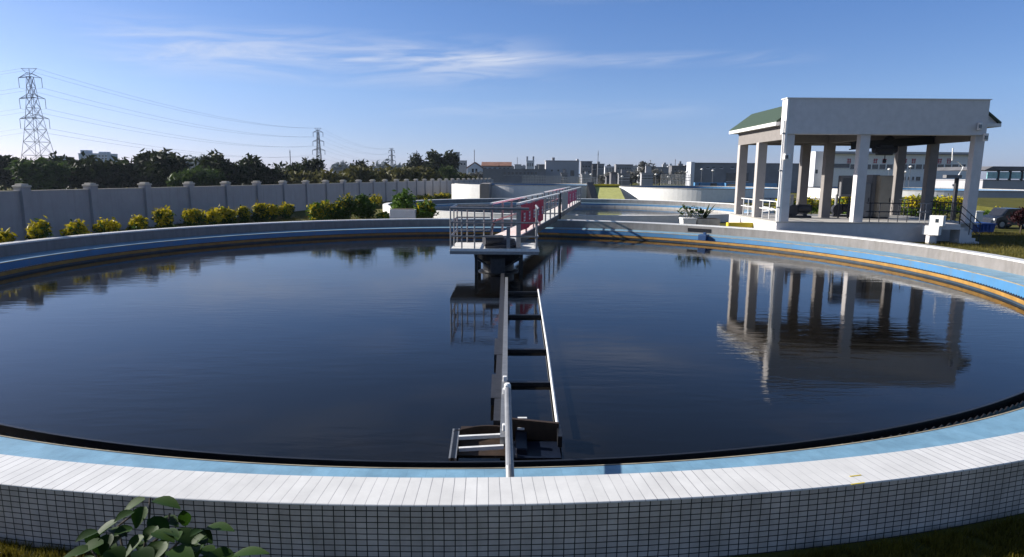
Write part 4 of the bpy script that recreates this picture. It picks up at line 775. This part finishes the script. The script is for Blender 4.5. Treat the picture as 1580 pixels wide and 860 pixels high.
building('stepped dark block right of the grey annexe', 913.5, 921, 254, 226, 'bld_d', rows=grid(914, 920, 2, 258, 261)); building('grey block behind the thin pole', 922, 932, 254, 260, 'bld2', rows=grid(923, 931, 3, 257, 260)); building('pale block with thin vertical windows', 933, 949, 258, 300, 'bld3', rows=grid(934, 948, 6, 259, 266))
building('dark wide block in the middle of the right skyline', 950, 976, 255, 290, 'bld2', rows=grid(952, 974, 6, 259, 262)); building('low dark block behind the sparse grey tree', 990, 1040, 259, 330, 'bld2'); building('low dark block left of the long shed', 1036, 1068, 257, 300, 'bld_d', rows=grid(1040, 1064, 6, 261, 264))
building('black upright kiosk behind the yellow block', 943, 951, 267, 112, 'bld_d', depth=2, parapet=True, group='low structures behind the basins'); building('small dark kiosk beside the black upright kiosk', 936, 940, 273, 115, 'bld_d', depth=1.5, group='low structures behind the basins')
ls = building('long low shed with a dark roof and white end wall', 1071, 1245, 253, 150, 'bld2', depth=4, rows=[(1090, 1094, 258, 260), (1099, 1103, 258, 260), (1111, 1115, 258, 260), (1128, 1132, 257, 260), (1120, 1139, 267, 280), (1141, 1155, 267, 280)])
a, b = atY(1065, 270, 149), atY(1071, 270, 149); MB().b2(a.x, b.x - .02, 148.8, 152.5, ZG, atY(1068, 250, 149).z).build('end_wall', M['bld3'], ls)
building('pale blue low wall before the long shed', 1073, 1120, 282, 128, 'blue', depth=1, parapet=False, group='low structures behind the basins', rows=[(1078, 1080, 283, 288), (1096, 1106, 283, 289)]); building('bright blue low wall section right of the pale blue wall', 1121, 1200, 283, 127, 'blue', depth=1, parapet=False, group='low structures behind the basins', rows=[(1122, 1139, 284, 291)])
rs = random.Random(31)
SKY = [(752, 762, 259, 420, 'bld3', 'tiny pale block behind the long red roofed house'), (770, 778, 256, 430, 'bld', 'tiny grey block behind the end of the red roofs'), (783, 793, 258, 410, 'bld2', 'grey block just left of the small flat block'), (804, 811, 257, 420, 'bld', 'tiny grey block between flat block and twin tank block'),
       (825, 833, 257, 400, 'bld2', 'grey block right behind the twin tank block'), (921, 925, 251, 420, 'bld', 'narrow far block behind the stepped dark block'), (976, 984, 257, 400, 'bld', 'far grey block right of the dark wide block'), (984, 992, 260, 360, 'bld3', 'far pale block left of the sparse grey tree'),
       (1022, 1030, 255, 420, 'bld', 'far grey block right of the sparse grey tree'), (1030, 1037, 258, 380, 'bld3', 'far pale block before the thin mast'), (1046, 1053, 254, 410, 'bld2', 'far grey block right of the thin mast'), (1056, 1064, 256, 400, 'bld', 'far block touching the white shed end'),
       (936, 942, 256, 430, 'bld2', 'narrow grey far block behind the pale windowed block'), (866, 876, 268, 180, 'bld2', 'low grey lean-to at the foot of the big plain building'), (898, 912, 270, 170, 'bld', 'low grey lean-to before the dark grey annexe'), (955, 972, 269, 190, 'bld2', 'low grey workshop in the middle of the right skyline'), (990, 1008, 268, 185, 'bld', 'low grey workshop under the sparse grey tree')]
for (x0, x1, tp, Y, m_, lab) in SKY:
    k_ = max(2, int((x1 - x0) / 2.2)); building(lab, x0, x1, tp, Y, m_, rows=grid(x0 + .5, x1 - .5, k_, tp + 3, tp + 5) + grid(x0 + .5, x1 - .5, k_, tp + 7, tp + 9), roofs=((x0 + (x1 - x0) * rs.uniform(.1, .5), x0 + (x1 - x0) * rs.uniform(.6, .9), rs.uniform(.8, 2.2), m_),))
for i, (px, py, Y, lab) in enumerate([(1083, 262, 140, 'white lamp head before the left end of the long shed'), (1100, 264, 140, 'white lamp head before the middle of the long shed'), (1060, 266, 140, 'white lamp head left of the long shed'), (985, 272, 140, 'white lamp head under the sparse grey tree'), (960, 273, 140, 'white lamp head right of the black kiosk'), (1012, 270, 140, 'white lamp head right below the sparse grey tree'), (912, 270, 140, 'white lamp head before the grey annexe'), (1031, 274, 140, 'lowest white lamp head before the railing fence'), (1372, 262, 130, 'white lamp head seen through the middle pavilion bay'), (1397, 266, 130, 'white lamp head seen between the rear columns'), (1405, 258, 130, 'white lamp head below the red characters')]):
    p = atY(px, py, Y); t = thing('basin_lamp', (p.x, Y, ZG), lab, 'lamp', 'lamps along the basins'); MB().tube([(p.x, Y, ZG), (p.x, Y, p.z)], .05, 6).build('pole', M['pylon'], t); MB().lathe((p.x, Y, p.z), [(.1, -.12), (.3, 0), (.28, .16), (.08, .26)], 10).build('lamp_head', M['white'], t)
# rail-like screens (grey mesh fences) along the basins
def screen(label, px0, px1, top, Y, n):
    a, b = atY(px0, 280, Y), atY(px1, 280, Y); zt = atY((px0 + px1) / 2, top, Y).z; t = thing('mesh_fence', (a.x, Y, ZG), label, 'fence', 'grey fences by the basins')
    for z in (zt, zt - .5, zt - 1.1): MB().bar((a.x, Y, z), (b.x, Y, z), .08).build('rail', M['conc'], t)
    for i in range(n): x = a.x + (b.x - a.x) * i / (n - 1); MB().bar((x, Y, ZG), (x, Y, zt + .1), .1).build('post', M['conc'], t)
screen('pale railing fence behind the white basin', 1020, 1066, 270, 126, 22); screen('pale low railing left of the black kiosk', 870, 920, 274, 126, 22); screen('grey railing fence before the big plain building', 806, 868, 272, 128, 26)
# works building with red characters seen through the pavilion
wbld = building('long white works building with red characters, seen through the pavilion', 1285, 1502, 240, 175, 'white', name='works_building', depth=6, rows=[(1283.5, 1311, 253, 259)] + grid(1311, 1502, 17, 254, 261, .86)[:16] + grid(1386, 1412, 4, 273, 278) + [(1413, 1420, 273, 279)])
a, b = atY(1282, 270, 174.6), atY(1504, 270, 174.6); MB().b2(a.x - .5, b.x + .5, 173.5, 182, atY(1390, 238, 174).z, atY(1390, 234.5, 174).z).build('roof', M['bld'], wbld)
tx = MB(); 
for i, px in enumerate((1309, 1336, 1350, 1364, 1395, 1409, 1449, 1463)): p = atY(px - 3.2, 252.5, 174.9); glyph(tx, p, Vector((1, 0, 0)), Vector((0, 0, 1)), 1.35, 60 + i, nrm=Vector((0, -1, 0)))
tx.build('sign_lettering', M['redtext'], wbld)
building('white end block left of the works building, seen through the pavilion', 1256, 1272, 235, 178, 'bld3', depth=3, rows=[(1258, 1262, 262, 268)])
building('grey low block behind the left pavilion bay', 1244, 1256, 257, 185, 'bld2', depth=10, rows=grid(1245, 1255, 3, 262, 266))
gl = building('long glazed hall at the right edge of the picture', 1518, 1640, 279, 120, 'bld', name='glazed_hall', depth=16, rows=[])
a, b = atY(1518, 270, 120), atY(1640, 270, 120); z0, z1 = atY(1550, 279, 120).z, atY(1550, 263, 120).z
k = 0
while a.x + k * 2.2 < b.x - 1: x = a.x + .6 + k * 2.2; w_ = MB().b2(x, x + 1.9, 119.9, 120.1, z0 + .35, z1 - .3).build('window', M['teal'], gl); MB().b2(x + 1.9, x + 2.2, 119.8, 120.2, z0, z1).build('mullion', M['iron'], w_); k += 1
MB().prism([(a.x - .3, z1), (a.x + 1.2, z1 + .7), (b.x, z1 + .7), (b.x, z1)], 'y', 119.5, 136).build('roof', M['bld_d'], gl)
gw = building('low grey channel wall before the glazed hall', 1512, 1640, 296, 86.5, 'bld', name='channel_wall', depth=2, parapet=True, group='low structures behind the basins'); 
ms_ = MB(); lw = thing('grass_bank', (75, 73, ZG), 'low grassy bank before the grey channel wall', 'bank')
a = atY(1512, 300, 70); b = atY(1700, 300, 84); ms_.prism([(62, ZG - .1), (66, -.2), (80, .45), (84, .45), (84, ZG - .1)], 'x', a.x, b.x).build('bank', M['ground'], lw)

# right edge: bushes, blue skip, vehicles
for i, (px, tp, hw, D, m, lab) in enumerate([(1527, 325, 16, 52, 'leaf_bright', 'bright green bush just right of the pavilion column'), (1540, 317, 10, 56, 'leaf_yellow', 'small yellow bush behind the bright green bush'), (1556, 327, 16, 53, 'leaf_bright', 'light green bush in the middle at the right edge'), (1578, 327, 17, 54, 'leaf_olive', 'olive bush cut by the right edge of the picture'), (1524, 338, 15, 49, 'leaf_dark', 'dark round bush above the blue skip')]):
    p = atY(px, 330, D); shrub(Vector((p.x, D, ZG)), atY(px, tp, D).z - ZG, hw * D / FPX, lab, 1000, None, m, 1200 + i, 'bush', 'bushes at the right edge', .12, .55)
D = 41.0; a, b = atY(1507, 360, D), atY(1535, 360, D); zt = atY(1520, 347, D).z
sk2 = thing('blue_skip', (a.x, D, ZG), 'dark blue metal skip standing right of the pavilion', 'skip'); MB().prism([(a.x + .1, ZG + .1), (b.x - .1, ZG + .1), (b.x, zt), (a.x, zt)], 'y', D, D + 1.5).build('body', M['bluebox'], sk2); MB().b2(a.x - .04, b.x + .04, D - .05, D + 1.55, zt + .002, zt + .08).build('rim', M['bluebox'], sk2)
for x in (a.x + .3, b.x - .3): MB().b2(x - .06, x + .06, D + .1, D + 1.4, ZG, ZG + .1).build('skid', M['iron'], sk2)
for x in (a.x + .35, (a.x + b.x) / 2, b.x - .35): MB().b2(x - .04, x + .04, D - .06, D + .06, ZG + .2, zt - .02).build('rib', M['bluebox'], sk2)
a = atY(1510, 345, 44); wp = thing('white_post_box', (a.x, 44, ZG), 'white upright box between pavilion steps and blue skip', 'box'); MB().b2(a.x - .25, a.x + .25, 44, 44.4, ZG + .1, .6, .02).build('box', M['white'], wp); MB().b2(a.x - .3, a.x + .3, 43.95, 44.45, .603, .68, .02).build('lid', M['white'], wp); MB().bar((a.x, 44.2, ZG), (a.x, 44.2, ZG + .1), .3).build('foot', M['conc'], wp)
def car(label, px0, px1, Y, m):
    a, b = atY(px0, 360, Y), atY(px1, 360, Y); Lc = b.x - a.x; t = thing('parked_car', ((a.x + b.x) / 2, Y, ZG), label, 'car', 'cars parked at the right edge'); x = lambda f: a.x + Lc * f; z = lambda v: ZG + v
    MB().prism([(x(0), z(.35)), (x(.02), z(.75)), (x(.2), z(.92)), (x(.8), z(.95)), (x(.98), z(.88)), (x(1), z(.4)), (x(.95), z(.28)), (x(.05), z(.28))], 'y', Y, Y + 1.7).build('body', m, t)
    MB().prism([(x(.22), z(.93)), (x(.36), z(1.42)), (x(.72), z(1.45)), (x(.9), z(.96))], 'y', Y + .1, Y + 1.6).build('cabin', m, t)
    MB().prism([(x(.28), z(.98)), (x(.38), z(1.36)), (x(.55), z(1.38)), (x(.55), z(.98))], 'y', Y + .08, Y + .098).build('window', M['glass'], t); MB().prism([(x(.57), z(.98)), (x(.57), z(1.38)), (x(.71), z(1.38)), (x(.84), z(.98))], 'y', Y + .08, Y + .098).build('window', M['glass'], t)
    for f in (.18, .82):
        for yy in (Y - .02, Y + 1.52): w_ = MB().tube([(x(f), yy, z(.33)), (x(f), yy + .2, z(.33))], .33, 18).build('wheel', M['tyre'], t); MB().tube([(x(f), yy - .01, z(.33)), (x(f), yy + .21, z(.33))], .18, 12).build('rim', M['steel'], w_)
    MB().b2(x(.0) - .02, x(.04), Y + .1, Y + .4, z(.6), z(.74)).build('headlight', M['steel_w'], t)
car('dark parked car behind the lawn, right of the blue skip', 1534, 1590, 45, M['car_d']); p = atY(1566, 350, 41.5); shrub(Vector((p.x + .4, 41.5, ZG)), 1.75, 1.25, 'dark red leaved shrub on a short trunk at the right edge', 1200, None, 'leaf_red', 1290, 'red_shrub', None, .11, .62)
# hedge behind the pavilion
for i in range(9):
    px = 1212 + i * 33; D = 58 + (i % 3) * 1.5; p = atY(px, 310, D); zt = atY(px, 299 + (i * 7 % 5), D).z
    shrub(Vector((p.x, D, ZG)), zt - ZG, 1.3 + .2 * (i % 3), ['yellow green hedge bush behind the left edge of the left pavilion bay', 'yellow green hedge bush left of the first rear column', 'hedge bush seen in the middle of the left pavilion bay', 'hedge bush half hidden behind the middle front column', 'hedge bush hidden partly by the tall beige cabinet', 'yellow green hedge bush seen right of the tall beige cabinet', 'hedge bush seen between the right pair of rear columns', 'yellow green hedge bush beside the dark pole', 'hedge bush behind the right front column'][i], 900, .7, 'leaf_bright', 1300 + i, 'hedge_bush', 'hedge bushes behind the pavilion', .13, .5)
# dark plate-like lawn tufts on the right lawn
# ------------------------------------------------------------------ pylons, wires, poles
def pylon(label, px, top, Y, arm, wide=.105):
    p = atY(px, 265, Y); zt = atY(px, top, Y).z; h = zt - ZG; t = thing('pylon', (p.x, Y, ZG), label, 'pylon', 'power pylons'); mb = MB(); r = max(.07, Y * .00034)
    hwid = lambda f: h * (wide * (1 - f) ** 1.5 + .017)
    lv = [0, .12, .24, .36, .47, .57, .66, .75, .84, .93]
    cor = lambda f, k: Vector((p.x + hwid(f) * (1, 1, -1, -1)[k], Y + hwid(f) * (1, -1, -1, 1)[k], ZG + h * f))
    leg = [MB().tube([cor(f, k) for f in lv], r, 5) for k in range(4)]
    for l in leg: l.build('leg', M['pylon'], t)
    br = MB()
    for a, b in zip(lv[:-1], lv[1:]):
        for k in range(4): j = (k + 1) % 4; br.bar(cor(a, k), cor(b, j), r * 1.1); br.bar(cor(a, j), cor(b, k), r * 1.1); br.bar(cor(b, k), cor(b, j), r * 1.1)
    br.build('lattice', M['pylon'], t); tips = []
    for f, wv in ((.93, .82), (.75, .92), (.575, 1.05)):
        z = ZG + h * f; am = MB()
        for s in (-1, 1):
            tip = Vector((p.x + s * arm * wv, Y, z - h * .012)); tips.append(tip - Vector((0, 0, h * .085)))
            for yy in (-1, 1): am.bar((p.x, Y + yy * hwid(f), z), tip, r * 1.5); am.bar((p.x, Y + yy * hwid(f), z + h * .035), tip, r * 1.5)
        am.build('cross_arm', M['pylon'], t)
        for s in (0, 1): q = tips[-2 + s]; MB().tube([q + Vector((0, 0, h * .085)), q], r * 1.1, 5).build('insulator', M['pylon'], t)
    tm = MB()
    for s in (-1, 1): tm.bar((p.x, Y, ZG + h * .94), (p.x + s * arm * .55, Y, zt), r * 1.3); tm.bar((p.x, Y, zt), (p.x + s * arm * .55, Y, zt), r * 1.3)
    tm.bar((p.x, Y, ZG + h * .93), (p.x, Y, zt), r * 1.5); tm.build('peak', M['pylon'], t); tips.append(Vector((p.x - arm * .55, Y, zt))); tips.append(Vector((p.x + arm * .55, Y, zt)))
    return tips
t1 = pylon('tall lattice pylon above the trees at the far left', 62, 106, 215, 4.6); t2 = pylon('second smaller lattice pylon standing above the middle trees', 493, 198, 480, 4.4, .055); t3 = pylon('smallest pylon far off above the olive trees', 605, 229, 820, 4.4, .05)
WL = ['upper left', 'upper right', 'middle left', 'middle right', 'lower left', 'lower right', 'left earth', 'right earth']
for i, (a, b, c) in enumerate(zip(t1, t2, t3)):
    tz = MB(); seg = []
    for u, v, sag in ((a, b, 5.0), (b, c, 6.0)): seg += [lerp(u, v, f / 20) - Vector((0, 0, sag * 4 * (f / 20) * (1 - f / 20))) for f in range(21)]
    d = (b - a); e = a - Vector((260, -40, 0)); seg = [lerp(e, a, f / 10) - Vector((0, 0, 9 * 4 * (f / 10) * (1 - f / 10))) for f in range(10)] + seg
    tag(tz.tube(seg, [.024 + .00003 * max(0, s.y) for s in seg], 4).build('power_line', M['wire']), f'thin {WL[i]} power cable strung between the pylons', 'power line', 'power lines')
for lab, px, top, Y, m, r in (('thin grey mast rising behind the left trees', 449, 236, 170, 'pylon', .1), ('thin mast rising from the red roofs', 732, 234, 250, 'pylon', .12), ('thin grey pole before the grey annexe', 922, 240, 100, 'pylon', .045), ('short thin mast on the small flat block', 798, 245, 322, 'pylon', .12), ('thin mast above the low dark block left of the shed', 1041, 248, 302, 'pylon', .15)):
    p = atY(px, 270, Y); t = thing('mast', (p.x, Y, ZG), lab, 'mast', 'thin masts on the skyline'); zt = atY(px, top, Y).z; MB().tube([(p.x, Y, ZG), (p.x, Y, zt)], [r * 1.3, r], 6).build('pole', M[m], t); MB().lathe((p.x, Y, zt), [(r * 1.6, 0), (r * 1.2, .3), (r * .3, .8)], 6).build('finial', M[m], t)

# ------------------------------------------------------------------ foreground plant and grass
fp = thing('broad_leaf_plant', (-2.35, 4.1, ZG), 'broad leaved green plant in front of the white tiled wall', 'plant')
rnd = random.Random(21); st = MB(); lf = MB()
root = at(215, 900, ZG + .1)
LV = [  # leaf: base px,py -> tip px,py, distance Y, width
      (224, 770, 192, 792, 4.45, .14), (238, 772, 276, 783, 4.4, .13), (206, 790, 178, 806, 4.3, .12), (180, 806, 136, 842, 4.2, .16), (222, 782, 212, 812, 4.35, .13), (232, 800, 258, 832, 4.3, .15),
      (250, 800, 274, 812, 4.4, .12), (205, 815, 176, 828, 4.2, .13), (222, 828, 196, 858, 4.1, .16), (270, 820, 302, 845, 4.25, .16), (300, 822, 326, 838, 4.3, .14), (318, 815, 360, 818, 4.35, .13),
      (286, 812, 282, 786, 4.4, .1), (252, 836, 236, 866, 4.0, .17), (300, 840, 292, 872, 4.0, .15), (160, 838, 120, 858, 4.0, .16), (170, 848, 186, 872, 3.95, .15), (262, 850, 298, 866, 3.9, .16),
      (140, 850, 98, 862, 3.95, .14), (360, 858, 414, 852, 3.9, .13), (330, 850, 348, 868, 4.0, .14), (212, 850, 232, 872, 3.9, .15), (240, 812, 226, 836, 4.2, .12), (312, 846, 330, 862, 4.1, .12)]
for q in range(30): x_, y_ = rnd.uniform(130, 345), rnd.uniform(815, 872); LV.append((x_, y_, x_ + rnd.uniform(-34, 34), y_ + rnd.uniform(4, 32), rnd.uniform(3.95, 4.3), rnd.uniform(.08, .13)))
for i, (bx, by, tx_, ty, Y, wd) in enumerate(LV):
    b, t_ = atY(bx, by, Y), atY(tx_, ty, Y - .06 - .05 * rnd.random()); broad_leaf(lf, b, t_ - b + Vector((0, 0, .02)), (t_ - b).length * 1.05, wd * .95, .12, i)
for pts in (((215, 905), (222, 850), (230, 800), (232, 768)), ((215, 905), (250, 860), (284, 830), (312, 818)), ((215, 905), (190, 850), (182, 812), (214, 788)), ((215, 905), (150, 862), (140, 846)), ((222, 850), (256, 820), (262, 792)), ((284, 830), (320, 852), (362, 858))):
    st.tube([atY(x, y, 4.42 - .3 * (y - 768) / 130) for x, y in pts], [.012] + [.008] * (len(pts) - 1), 6)
lf.smooth = True; st.build('stem', M['bark'], fp); lf.build('foliage', M['leaf_broad'], fp)
def blades(area, n, h, m, seed, name='grass'):
    g = np.random.default_rng(seed); P = area(g, n); k = len(P); a = g.uniform(0, 2 * np.pi, k); w_ = h * .08; hh = h * (.5 + g.random(k)); ln = g.normal(size=(k, 2)) * h * .45
    dx, dy = np.cos(a) * w_, np.sin(a) * w_
    V = np.stack([np.stack([P[:, 0] - dx, P[:, 1] - dy, P[:, 2]], 1), np.stack([P[:, 0] + dx, P[:, 1] + dy, P[:, 2]], 1), np.stack([P[:, 0] + ln[:, 0], P[:, 1] + ln[:, 1], P[:, 2] + hh], 1)], 1).reshape(-1, 3)
    mb = MB(); mb.v = V.tolist(); mb.f = [(i * 3, i * 3 + 1, i * 3 + 2) for i in range(k)]; o = mb.build(name, M[m]); return o
def near_wall(x0, x1, d0, d1, dens):      # strip outside the near wall, clumped
    def f(g, n):
        x = g.uniform(x0, x1, n); off = g.uniform(d0, d1, n); th = -np.arccos(np.clip((x - T1.cx) / T1.a, -1, 1)); y = T1.cy + T1.b * np.sin(th) - off
        keep = (np.sin(x * 9 + off * 5) + np.sin(x * 23 - off * 17) * .7 + g.normal(size=n) * .5) > dens; return np.stack([x, y, np.full(n, ZG)], 1)[keep]
    return f
tag(blades(near_wall(-5.2, -2.9, .03, .8, -.9), 16000, .07, 'grass_y', 1), 'mossy yellow green grass at the wall foot, bottom left', 'grass', kind='stuff')
tag(blades(near_wall(2.6, 5.4, .10, 1.0, -.6), 18000, .07, 'grass_y', 2), 'mossy yellow green grass at the wall foot, bottom right', 'grass', kind='stuff')
def lawn(g, n):
    x = g.uniform(15, 34, n); y = g.uniform(24, 42, n); d = ((x - T1.cx) / (T1.a + .25)) ** 2 + ((y - T1.cy) / (T1.b + .25)) ** 2
    k = (d > 1) & ~((x > 14.6) & (x < 26.6) & (y > 34.3)); return np.stack([x, y, np.full(n, ZG)], 1)[k]
tag(blades(lawn, 42000, .13, 'grass', 3), 'short yellowish lawn grass between the tank and the pavilion', 'grass', kind='stuff')
def lawn2(g, n):
    x = g.uniform(-24, -2, n); y = g.uniform(30, 52, n); d = ((x - T1.cx) / (T1.a + .25)) ** 2 + ((y - T1.cy) / (T1.b + .25)) ** 2; d2 = ((x - T2.cx) / (T2.a + .25)) ** 2 + ((y - T2.cy) / (T2.b + .25)) ** 2
    k = (d > 1) & (d2 > 1); return np.stack([x, y, np.full(n, ZG)], 1)[k]
tag(blades(lawn2, 30000, .14, 'grass', 4), 'short lawn grass between the tank and the boundary wall', 'grass', kind='stuff')

# ------------------------------------------------------------------ thin haze
hzb = MB().b2(-1400, 1400, -40, 2600, ZG - 1, 75).build('haze', None); tag(hzb, 'thin pale haze in the far air', 'haze', kind='stuff')
hm_ = bpy.data.materials.new('thin_haze'); hm_.use_nodes = True; t = hm_.node_tree; t.nodes.clear()
o_ = t.nodes.new('ShaderNodeOutputMaterial'); v_ = t.nodes.new('ShaderNodeVolumePrincipled'); v_.inputs['Color'].default_value = (.7, .82, 1, 1); v_.inputs['Density'].default_value = .0001; v_.inputs['Anisotropy'].default_value = .3
t.links.new(v_.outputs[0], o_.inputs['Volume']); hzb.data.materials.append(hm_); scn.cycles.volume_bounces = 0
